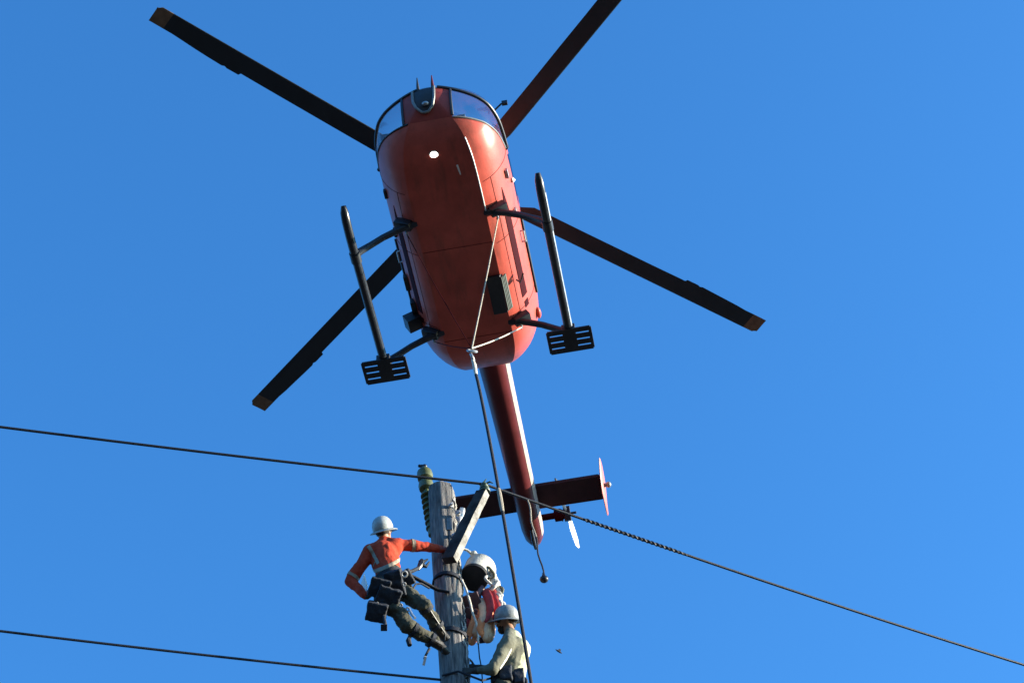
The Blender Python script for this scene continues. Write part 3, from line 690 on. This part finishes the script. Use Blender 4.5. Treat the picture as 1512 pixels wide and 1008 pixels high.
def band(obj, root, specs, name, mt, off=.005):     # tape laid over a garment: faces between two parallel cuts
    for co, no, hw, lim, lr in specs:
        bm = bmesh.new(); bm.from_mesh(obj.data); no = Vector(no).normalized(); co = Vector(co)-root.location; lim = Vector(lim)-root.location
        for s in (-1, 1): bmesh.ops.bisect_plane(bm, geom=bm.verts[:]+bm.edges[:]+bm.faces[:], plane_co=co+no*hw*s, plane_no=no*s, clear_outer=True, dist=1e-5)
        bmesh.ops.delete(bm, geom=[v for v in bm.verts if (v.co-lim).length > lr], context='VERTS')
        bm.normal_update(); nv = {v: v.normal.copy() for v in bm.verts}
        for v in bm.verts: v.co += nv[v]*off
        if bm.faces: bmobj(name, bm, mt, root if obj.parent == root and False else obj)
        else: bm.free()
def hand(mb, wrist, d, pn, curl=.5, sc=1.0, thumb=1):
    """palm + five bent fingers. d: direction of the hand, pn: palm normal (fingers curl towards it)"""
    d = d.normalized(); pn = (pn-d*pn.dot(d)).normalized(); sdv = d.cross(pn)
    for i in range(4): cap(mb, wrist+sdv*(.006*(i-1.5))*sc, .024*sc, wrist+d*.085*sc+sdv*(.021*(i-1.5))*sc, .0145*sc, 8)
    for i, L in enumerate((.062, .074, .078, .068)):
        p = wrist+d*.09*sc+sdv*(.0215*(i-1.5))*sc; ang = curl*.5
        for j, (q, r) in enumerate(((.45, .0105), (.32, .0095), (.26, .0085))):
            dd = d*math.cos(ang)+pn*math.sin(ang); e = p+dd*L*q*sc; cap(mb, p, r*sc, e, r*.93*sc, 8); p = e; ang += curl*.75
    p = wrist+d*.03*sc+sdv*.03*thumb*sc
    for q, dv in ((.045, d*.5+sdv*.75*thumb+pn*.3), (.032, d*.7+sdv*.35*thumb+pn*.6), (.025, d*.8+pn*.7)):
        e = p+dv.normalized()*q*sc; cap(mb, p, .0125*sc, e, .011*sc, 8); p = e
def helmet(c, axis, fwd, name, mt, root, sc=1.0):
    axis = axis.normalized(); fwd = (fwd-axis*fwd.dot(axis)).normalized(); sdv = axis.cross(fwd)
    prof = [(.118, -.012), (.122, 0), (.121, .03), (.114, .065), (.100, .098), (.078, .124), (.048, .142), (.015, .150), (.001, .1505)]
    mb = MB().lathe([(r*sc, z*sc) for r, z in prof], c, axis, 28, (1.12, .96), fwd)
    h = mb.build(name, mt, root, world=True, ang=60)
    br = [(.112, -.012), (.135, -.020), (.156, -.030), (.160, -.034), (.157, -.040), (.132, -.030), (.110, -.022)]
    n = 32; vv = []; nb = len(br)
    for r, z in br:
        for k in range(n):
            a = 2*math.pi*k/n; fr = 1+(.20*max(0, math.cos(a))**2 if r > .13 else 0)
            vv.append(c+(axis*(z-.012*max(0, math.cos(a))*(r > .13))+fwd*(r*1.12*fr*math.cos(a))+sdv*(r*.98*math.sin(a)))*sc)
    ff = [(i*n+k, i*n+(k+1) % n, (i+1) % nb*n+(k+1) % n, (i+1) % nb*n+k) for i in range(nb) for k in range(n)]
    o = MB().add(vv, ff).build('brim', mt, h); o.location = -root.location
    for y in (0,):
        pts = []
        for i in range(9):
            a = RAD(25+130*i/8); pts.append(c+(fwd*(.128*math.cos(a))+axis*(.146*math.sin(a)-.002)+sdv*y)*sc)
        o = MB().tube(pts, .008*sc, 6).build('ridge', mt, h); o.location = -root.location
    return h
def head(mb, c, fwd, up, sc=1.0):
    fwd = (fwd-up*fwd.dot(up)).normalized(); sdv = up.cross(fwd); ax = Matrix((fwd, sdv, up)).transposed()
    mb.ball(c+up*.02*sc, (.098*sc, .076*sc, .115*sc), 16, ax); mb.ball(c+fwd*.028*sc-up*.06*sc, (.066*sc, .056*sc, .06*sc), 14, ax)
    mb.ball(c+fwd*.075*sc-up*.095*sc, (.022*sc, .026*sc, .02*sc), 10, ax)
    cap(mb, c+fwd*.088*sc+up*.008*sc, .011*sc, c+fwd*.108*sc-up*.03*sc, .016*sc, 8)
    mb.ball(c+fwd*.088*sc-up*.062*sc, (.016*sc, .026*sc, .010*sc), 8, ax)
    for s in (-1, 1): mb.ball(c+sdv*.077*s*sc-fwd*.005*sc-up*.005*sc, (.022*sc, .012*sc, .034*sc), 10, ax)
    return fwd, sdv, ax

# ---- lineman on the left, seen from behind, leaning back in his belt
J = dict(neck=W(566, 800, -.42), shR=W(589, 804, -.42), elR=W(624, 806, -.33), haR=W(655, 811, -.20), shL=W(546, 815, -.48), elL=W(517, 858, -.36), haL=W(542, 880, -.40),
         chest=W(566, 818, -.43), waist=W(574, 846, -.43), pel=W(577, 868, -.42), hipR=W(591, 870, -.42), hipL=W(569, 882, -.52), knR=W(626, 893, -.50), anR=W(651, 934, -.19), knL=W(603, 924, -.46), anL=W(647, 951, -.21), head=W(567, 787, -.42))
r1 = empty('person', Vector((J['anL'].x, J['anL'].y, J['anL'].z-.08)))
tag(r1, 'lineman in orange long-sleeved shirt and white hard hat leaning left of the pole', 'person', 'workers on the pole')
up1 = (CU+CF*.12-CR*.26).normalized(); fw1 = (CF*.9+CR*.45)
body = MB(); chain(body, [J['pel'], J['waist'], J['chest'], J['neck']], [.13, .12, .135, .06])
for a, b, c, d_ in (('shR', 'elR', 'haR', 1), ('shL', 'elL', 'haL', 1)): chain(body, [J['chest'].lerp(J[a], .6), J[a], J[b], J[c]], [.07, .058, .042, .028])
for a, b, c in (('hipR', 'knR', 'anR'), ('hipL', 'knL', 'anL')): chain(body, [J['pel'], J[a], J[b], J[c]], [.09, .085, .056, .042])
hc = J['head']; chain(body, [J['neck'], hc], [.055, .055]); head(body, hc, fw1, up1)
hand(body, J['haR'], Vector((.9, .25, .05)), Vector((.2, .95, -.1)), .7, 1, -1); hand(body, J['haL'], (J['waist']-J['haL']+CF*.1), CF, .9, 1, 1)
bo = put(remesh(body, .011, 3), 'body', 'skin', r1)
sh = MB(); chain(sh, [J['waist']-Vector((0, 0, .03)), J['waist'], J['chest'], J['neck']-(J['neck']-J['chest']).normalized()*.03], [.150, .148, .165, .082])
chain(sh, [J['shL'], J['chest'], J['shR']], [.088, .15, .088]); cap(sh, J['shL'], .085, J['neck'], .07); cap(sh, J['shR'], .085, J['neck'], .07)
chain(sh, [J['shR'], J['elR'], J['haR']-(J['haR']-J['elR']).normalized()*.03], [.082, .062, .047]); chain(sh, [J['shL'], J['elL'], J['haL']-(J['haL']-J['elL']).normalized()*.03], [.084, .066, .050])
shirt = put(remesh(sh, .011, 4, .017, 7.5, 3), 'shirt', 'shirt', r1)
tapes = [(J['elR'].lerp(J['shR'], .42), J['elR']-J['shR'], .021, J['elR'].lerp(J['shR'], .42), .13), (J['elL'].lerp(J['shL'], .16), J['elL']-J['shL'], .018, J['elL'].lerp(J['shL'], .16), .13),
         (W(572, 834, -.45), CU+CR*-.42, .019, J['waist'], .27), (W(555, 823, -.5), CR*.80+CU*.55, .020, J['chest'].lerp(J['shL'], .3)-CF*.12, .17), (W(549, 838, -.5), CR*-.9+CU*.35, .016, W(549, 836, -.55), .12)]
band(shirt, r1, tapes, 'reflective_tape', 'tape')
MB().lathe([(.075, 0), (.082, .015), (.078, .045), (.07, .05)], J['neck']-up1*.025, up1, 18).build('collar', 'shirt', r1, world=True)
tr_ = MB(); chain(tr_, [J['waist']-Vector((0, 0, .06)), J['pel'], J['hipR'], J['knR'], J['anR']+(J['knR']-J['anR'])*.15], [.148, .150, .118, .080, .068]); chain(tr_, [J['pel'], J['hipL'], J['knL'], J['anL']+(J['knL']-J['anL'])*.15], [.145, .122, .084, .070])
put(remesh(tr_, .012, 4, .03, 9, 8), 'trousers', 'olive', r1)
for k, dv in (('anR', Vector((.55, .5, -.45))), ('anL', Vector((.6, .45, -.4)))):
    b_ = MB(); kn = J['kn'+k[-1]]; dv.normalize(); chain(b_, [J[k]+(kn-J[k]).normalized()*.20, J[k], J[k]-(kn-J[k]).normalized()*.03], [.066, .056, .052]); chain(b_, [J[k]-dv*.05, J[k]+dv*.09, J[k]+dv*.17], [.05, .05, .04])
    bt = put(remesh(b_, .011, 3, .006), 'boot', 'boot', r1)
    q = J[k]; kd = (kn-q).normalized()
    MB().tube([q+kd*.34+CF*-.06+CR*.04, q+kd*.15-CF*.06+CR*.045, q-CF*.06+CR*.05, q+dv*.06-Vector((0, 0, .06))], [.009, .010, .010, .008], 7).build('climbing_iron', 'black', bt).location = -r1.location
    for t in (.1, .33): MB().lathe([(.072, -.02), (.086, -.02), (.086, .02), (.072, .02)], q+kd*t, kd, 16).build('shin_strap', 'navy', bt).location = -r1.location
# gloves
gl = MB(); hand(gl, J['haR'], Vector((.9, .25, .05)), Vector((.2, .95, -.1)), .7, 1.12, -1); cap(gl, J['haR'], .034, J['haR']-(J['haR']-J['elR']).normalized()*.06, .045); put(remesh(gl, .007, 2), 'glove', 'glove2', r1)
gl = MB(); hand(gl, J['haL'], (J['waist']-J['haL']+CF*.1), CF, .9, 1.12, 1); cap(gl, J['haL'], .036, J['haL']-(J['haL']-J['elL']).normalized()*.06, .047); put(remesh(gl, .007, 2), 'glove', 'glove', r1)
# belt, harness and pouches
bc = J['waist'].lerp(J['pel'], .45); bax = (J['waist']-J['pel']).normalized()*.75+CU*.5-CR*.35
belt = MB().lathe([(.150, -.075), (.168, -.075), (.172, 0), (.166, .07), (.150, .07)], bc, bax, 28, (1.05, 1.0)).build('tool_belt', 'navy', r1, world=True)
def pouch(u, v_, dy, h, rot, mt='navy', nm='pouch', par=None, vox=.012):
    mb = MB(); c = W(u, v_, dy); mb.box(c, h, rot); me = remesh(mb, vox, 5, .012, 14, u); put(me, nm, mt, r1, par or belt)
Rv = Matrix((CR, CF, CU)).transposed()
pouch(560, 868, -.66, (.11, .05, .11), Rv @ Matrix.Rotation(.3, 3, 'Y'))
pouch(583, 862, -.62, (.10, .05, .15), Rv @ Matrix.Rotation(-.25, 3, 'Y'))
pouch(603, 852, -.55, (.05, .05, .09), Rv @ Matrix.Rotation(-.5, 3, 'Y'))
pouch(574, 880, -.62, (.13, .06, .10), Rv @ Matrix.Rotation(.35, 3, 'Y'))
pouch(556, 903, -.58, (.115, .09, .105), Rv @ Matrix.Rotation(.2, 3, 'Y'), nm='tool_bag')
MB().tube([W(566, 908, -.6), W(569, 920, -.6), W(568, 925, -.6)], .018, 8).box(W(567, 926, -.6), (.035, .02, .035), Rv).build('strap_tail', 'navy', belt).location = -r1.location
mb = MB(); mb.add([W(537, 848, -.58), W(534, 862, -.58), W(541, 872, -.58), W(541, 862, -.60), W(538, 846, -.55), W(533, 861, -.55), W(541, 873, -.55), W(543, 864, -.56)], [(0, 1, 2, 3), (7, 6, 5, 4), (0, 4, 5, 1), (1, 5, 6, 2), (2, 6, 7, 3), (3, 7, 4, 0)])
mb.build('sunlit_patch', 'white', belt, smooth=False).location = -r1.location  # added white piece drawing the sunlit patch between arm and back
for u, v_, dy, r in ((597, 847, -.66, .032), (597, 862, -.66, .018), (602, 899, -.62, .020), (592, 893, -.62, .016), (557, 890, -.68, .012)):
    MB().tube(ringpts(W(u, v_, dy), r, -CF+CR*.3, 12), r*.42, 7).build('buckle', 'steel', belt).location = -r1.location
MB().tube([W(604, 897, -.62), W(608, 906, -.62), W(613, 912, -.62)], .014, 7).build('clip', 'steel', belt).location = -r1.location
# positioning lanyards round the pole
ln = MB().tube([W(600, 846, -.5), W(612, 852, -.42), W(630, 862, -.3), W(648, 871, -.20), W(664, 874, -.18)], [.022, .026, .030, .026, .02], 8, flat=.6).build('lanyard', 'navy', r1, world=True)
MB().tube([W(598, 844, -.5), W(608, 843, -.45), W(618, 838, -.4), W(624, 833, -.36)], [.02, .024, .022, .02], 8).build('tool_strap', 'navy', r1, world=True)
mb = MB().tube([W(617, 840, -.4), W(622, 832, -.38), W(623, 826, -.37)], [.02, .04, .02], 8).tube([W(623, 833, -.38), W(629, 836, -.36), W(634, 829, -.36)], [.035, .02, .01], 8).tube([W(620, 830, -.38), W(627, 828, -.36), W(632, 825, -.36)], [.03, .018, .008], 8)
mb.build('rope_grab', 'black', r1, world=True)
MB().tube([W(610, 868, -.5), W(614, 862, -.48), W(622, 861, -.45), W(634, 868, -.35)], .012, 7).build('cord', 'navy', r1, world=True)
for pts, nm, mt in (([(606, 936, -.4), (603, 945, -.4), (605, 952, -.4)], 'spur_strap', 'navy'), ([(634, 957, -.25), (629, 966, -.25), (626, 972, -.25)], 'strap_end', 'navy')):
    MB().tube([W(*p) for p in pts], [.016, .03, .026] if nm[1] == 'p' else [.016, .014, .01], 8).build(nm, mt, r1, world=True)
MB().box(W(627, 975, -.25), (.014, .012, .05), Rv @ Matrix.Rotation(.25, 3, 'Y')).build('white_tag', 'white', r1, world=True)
hh = helmet(hc+up1*.055, up1, fw1, 'hard_hat', 'hat', r1)
MB().lathe([(.098, -.045), (.102, -.03), (.104, .0), (.095, .012)], hc+up1*.03, up1, 20, (1.05, .84), fw1).build('hair', 'beard', r1, world=True)

# ---- second worker, lower right, facing the pole
K = dict(head=W(748, 919, .02), neck=W(754, 935, .02), chest=W(758, 957, .03), waist=W(752, 1000, .05), pel=W(748, 1022, .08), sh=W(750, 948, -.14), el=W(727, 987, -.20), ha=W(699, 990, -.13),
         sh2=W(760, 950, .20), el2=W(735, 992, .20), ha2=W(704, 985, .16))
K['hip'] = K['pel']+Vector((-.02, -.11, -.03)); K['hip2'] = K['pel']+Vector((0, .10, -.03))
pb = pole_c(K['pel'].z-.9)
K['kn'] = K['pel']+Vector((-.30, -.12, -.30)); K['kn2'] = K['pel']+Vector((-.25, .12, -.36)); K['an'] = pb+Vector((.24, -.12, .12)); K['an2'] = pb+Vector((.24, .12, -.02))
r2 = empty('person', Vector((K['an2'].x, PP.y, K['an2'].z-.1)))
tag(r2, 'worker in khaki shirt with sunlit yellow vest right of the pole, one hand on it', 'person', 'workers on the pole')
up2 = (Vector((0.02, -.42, .9))+CU*.35).normalized(); fw2 = (Vector((-1, .05, -.05))-CF*.1)
body = MB(); chain(body, [K['pel'], K['waist'], K['chest'], K['neck']], [.13, .12, .135, .06])
for a, b, c in (('sh', 'el', 'ha'), ('sh2', 'el2', 'ha2')): chain(body, [K['chest'].lerp(K[a], .6), K[a], K[b], K[c]], [.07, .058, .042, .028])
for a, b, c in (('hip', 'kn', 'an'), ('hip2', 'kn2', 'an2')): chain(body, [K['pel'], K[a], K[b], K[c]], [.09, .085, .056, .042])
hc2 = K['head']; chain(body, [K['neck'], hc2], [.06, .058]); f2, s2, ax2 = head(body, hc2, fw2, up2)
for k in ('ha', 'ha2'): hand(body, K[k], Vector((-.9, 0, .1)), Vector((-.2, .9 if k == 'ha' else -.9, 0)), .7)
put(remesh(body, .011, 2), 'body', 'skin', r2)
bd = MB(); bd.ball(hc2+f2*.042-up2*.075, (.064, .066, .056), 14, ax2); bd.ball(hc2-f2*.035+up2*.0, (.075, .083, .08), 14, ax2); put(remesh(bd, .009, 2, .01, 40), 'hair_and_beard', 'beard', r2)
for s in (-1, 1): MB().ball(hc2+f2*.088+s2*.034*s+up2*.012, (.014, .03, .018), 10, ax2).build('safety_glasses', 'console', r2, world=True)
sh = MB(); chain(sh, [K['waist']-Vector((0, 0, .05)), K['waist'], K['chest'], K['neck']-(K['neck']-K['chest']).normalized()*.02], [.138, .140, .155, .08])
for a, b, c in (('sh', 'el', 'ha'), ('sh2', 'el2', 'ha2')):
    chain(sh, [K['chest'], K[a], K[b], K[c]-(K[c]-K[b]).normalized()*.03], [.13, .090, .070, .045]); cap(sh, K[a], .085, K['neck'], .07)
put(remesh(sh, .011, 4, .018, 7.5, 21), 'shirt', 'khaki', r2)
ve = MB(); back = Vector((.035, .03, 0)); chain(ve, [K['waist']+back-Vector((0, 0, .02)), K['waist']+back, K['chest']+back, K['neck'].lerp(K['chest'], .3)+back*.6], [.140, .142, .158, .10])
cap(ve, K['chest']+back, .15, K['sh2']+back*.6, .10); cap(ve, K['chest']+back, .13, K['sh'].lerp(K['chest'], .45)+back*.8, .09)
vest = put(remesh(ve, .011, 4, .014, 7, 5), 'vest', 'vest', r2)
gl = MB(); hand(gl, K['ha'], Vector((-.9, .0, .1)), Vector((-.2, .9, 0)), .7, 1.12); cap(gl, K['ha'], .036, K['ha']-(K['ha']-K['el']).normalized()*.05, .045); put(remesh(gl, .007, 2), 'glove', 'glove', r2)
gl = MB(); hand(gl, K['ha2'], Vector((-.9, .0, .1)), Vector((-.2, -.9, 0)), .7, 1.12); cap(gl, K['ha2'], .036, K['ha2']-(K['ha2']-K['el2']).normalized()*.05, .045); put(remesh(gl, .007, 2), 'glove', 'glove', r2)
tr_ = MB(); chain(tr_, [K['waist']-Vector((0, 0, .12)), K['pel'], K['hip'], K['kn'], K['an']], [.14, .15, .12, .082, .07]); chain(tr_, [K['pel'], K['hip2'], K['kn2'], K['an2']], [.145, .12, .082, .07])
put(remesh(tr_, .013, 4, .03, 9, 8), 'trousers', 'olive', r2)
for k in ('an', 'an2'):
    b_ = MB(); chain(b_, [K[k]+Vector((.06, 0, .12)), K[k], K[k]+Vector((.03, 0, -.04))], [.066, .058, .054]); chain(b_, [K[k]+Vector((.05, 0, -.05)), K[k]+Vector((-.10, 0, -.06))], [.05, .045]); put(remesh(b_, .012, 3), 'boot', 'boot', r2)
b2c = K['waist'].lerp(K['pel'], .35)
belt2 = MB().lathe([(.15, -.06), (.166, -.06), (.17, 0), (.164, .055), (.15, .055)], b2c, (.12, -.25, 1), 28).build('tool_belt', 'navy', r2, world=True)
for dx, dy, dz, h in ((-.02, -.17, -.02, (.07, .05, .10)), (-.13, -.12, -.03, (.05, .06, .09)), (.12, -.12, -.04, (.06, .05, .10)), (.16, .04, -.05, (.05, .07, .10))):
    mb = MB().box(b2c+Vector((dx, dy, dz)), h); put(remesh(mb, .012, 5, .012, 14, dx*50), 'pouch', 'navy', r2, belt2)
pts = [K['chest']+Vector((-.04, -.16, .12)), K['chest']+Vector((.0, -.175, -.02)), K['waist']+Vector((-.02, -.165, .08))]
MB().tube([W(755, 958, -.30), W(748, 972, -.33), W(738, 987, -.33)], [.014, .018, .012], 7, flat=.5).build('harness_strap', 'cream', r2, world=True)
MB().tube([b2c+Vector((-.12, -.12, 0)), W(712, 1004, -.2), pole_c(b2c.z)+Vector((.05, -.19, 0)), pole_c(b2c.z)+Vector((-.13, -.14, 0))], .013, 7).build('lanyard', 'navy', r2, world=True)
helmet(hc2+up2*.052, up2, f2, 'hard_hat', 'hatg', r2, 1.04)

# ================================================================== GEAR HUNG ON THE POLE
bb = W(700, 853, .08); bkt = empty('tool_bucket', bb); tag(bkt, 'white canvas tool bucket with round black bottom hanging right of the pole', 'bucket')
bax = (CU*.24+CF*.95+CR*.22).normalized()
bo_ = MB().lathe([(.160, .0), (.168, .02), (.175, .15), (.182, .30), (.188, .32), (.180, .325), (.17, .30)], bb, bax, 28).build('canvas_side', 'canvas', bkt, world=True)
MB().lathe([(.150, -.012), (.162, -.012), (.172, .03), (.168, .035), (.13, .004)], bb, bax, 28).build('leather_base', 'bucketb', bkt, world=True)
MB().lathe([(.001, -.014), (.14, -.013), (.151, -.008), (.001, -.006)], bb, bax, 28).build('base_disc', 'bucketb', bkt, world=True)
MB().tube([bb+bax*.31+CR*.12, W(690, 812, .05), W(672, 806, -.05)], .016, 7).build('hanging_strap', 'canvas', bkt, world=True)
# knotted pale rope coil beside the bucket
rc = empty('rope_coil', W(727, 868, .1)); tag(rc, 'pale tangled rope coil hanging beside the black-bottomed bucket', 'rope')
for i in range(6):
    c = W(722+3*i+random.uniform(-3, 3), 848+9*i, .06+random.uniform(-.03, .05)); rr = random.uniform(.05, .085); ax_ = Vector((random.uniform(-1, 1), -1, random.uniform(-.6, .8)))
    x, y = frame(ax_); pts = [c+x*rr*math.cos(a)*(1+.15*math.sin(3*a+i))+y*rr*1.25*math.sin(a) for a in [2*math.pi*j/22 for j in range(23)]]
    MB().tube(pts, .017, 7).build('rope_loop', 'cream' if i % 3 else 'khaki', rc, world=True)
mb = MB().tube([W(697, 815, .1), W(712, 832, .1), W(728, 852, .1), W(738, 878, .1), W(744, 900, .1)], [.035, .05, .045, .04, .025], 9); put(remesh(mb, .012, 3, .03, 16, 4), 'rope_hank', 'canvas', rc)
# bundle of slings and blocks
sg = empty('sling_bundle', W(712, 905, .06)); tag(sg, 'bundle of orange, peach and red slings hanging from the pole behind the worker', 'sling')
def strap(pts, r, mt, nm='sling_strap', fl=.38):
    P = [W(*p) for p in pts]; Q = []
    for a in range(len(P)-1):                       # smooth the path
        p0, p1, p2, p3 = P[max(a-1, 0)], P[a], P[a+1], P[min(a+2, len(P)-1)]
        for q in range(6):
            t = q/6; Q.append(.5*((2*p1)+(p2-p0)*t+(2*p0-5*p1+4*p2-p3)*t*t+(3*p1-p0-3*p2+p3)*t**3))
    Q.append(P[-1]); mb = MB().tube(Q, [r*(1+.22*noise.noise((i*.5, r*40, pts[0][0]))) for i in range(len(Q))], 10, flat=fl, upv=CF)
    mb.build(nm, mt, sg, world=True)
strap([(716, 872, .06), (722, 884, .0), (724, 897, -.03), (720, 910, -.02), (713, 916, 0)], .055, 'rsling')
strap([(726, 872, .08), (731, 888, .02), (735, 904, .02), (729, 917, .03)], .05, 'rsling')
strap([(710, 884, .08), (713, 900, .0), (711, 914, -.03), (705, 922, -.02), (702, 934, .0), (704, 940, .05)], .042, 'psling')
strap([(706, 900, .10), (700, 914, .02), (695, 930, .0), (691, 942, .02), (697, 948, .05), (703, 938, .08)], .040, 'osling')
strap([(718, 905, .08), (712, 918, -.02), (709, 928, -.03), (714, 936, .0), (720, 930, .04), (718, 916, .08)], .046, 'osling')
strap([(728, 900, .1), (724, 916, .02), (719, 930, .0), (719, 942, .02), (726, 939, .05), (729, 924, .1)], .050, 'psling')
strap([(690, 900, .1), (689, 918, .06), (688, 934, .06), (690, 945, .08)], .036, 'rsling')
strap([(714, 866, .05), (706, 876, .02), (699, 892, .05), (694, 908, .07)], .03, 'dsling')
for u, v_, dy, h in ((690, 944, .05, (.035, .03, .05)), (715, 944, .05, (.06, .03, .035)), (700, 896, .1, (.10, .05, .16)), (692, 915, .1, (.07, .04, .14)), (700, 884, .1, (.08, .04, .07))):
    MB().box(W(u, v_, dy), h, Rv @ Matrix.Rotation(random.uniform(-.4, .4), 3, 'Y')).build('pulley_block', 'dsling', sg, world=True, bevel=.015)
# hand line
hlv = empty('hand_line', W(683, 862, -.16)); tag(hlv, 'thin pale hand line running down the sunlit side of the pole', 'rope')
MB().tube([W(682, 856, -.18), W(688, 868, -.17), W(694, 888, -.14), W(698, 905, -.10), W(703, 918, -.06), W(706, 935, -.02), W(706, 950, 0)], .0135, 7).build('pale_cord', 'cream', hlv, world=True)
q = W(706, 948, 0); MB().tube([q, W(708, 970, 0), W(711, 985, .01), W(712, 1000, .02), Vector((W(712, 1000, .02).x, PP.y+.02, 9))], .008, 6).build('dark_cord', 'rope', hlv, world=True)

# ================================================================== BIRD
bp_ = CAM+wray(825, 961).normalized()*62; bird = empty('bird', bp_); tag(bird, 'tiny dark bird in the sky to the right of the yellow-vested worker', 'bird')
mb = MB(); d = (CR*.8-CU*.5).normalized(); mb.tube([bp_-d*.11, bp_-d*.04, bp_+d*.05, bp_+d*.11], [.004, .028, .025, .006], 8); mb.build('bird_body', 'bird', bird, world=True)
for s in (1, -1):
    mb = MB().add([bp_-d*.03, bp_+d*.05, bp_+d*.02+CU*.06*s+CF*.06+CR*.05, bp_-d*.03+CU*.055*s+CF*.06+CR*.03, bp_+CU*.005*s+CF*.012], [(0, 1, 2, 3), (4, 2, 1), (4, 3, 2), (4, 0, 3), (4, 1, 0)]); mb.build('wing', 'bird', bird, world=True)
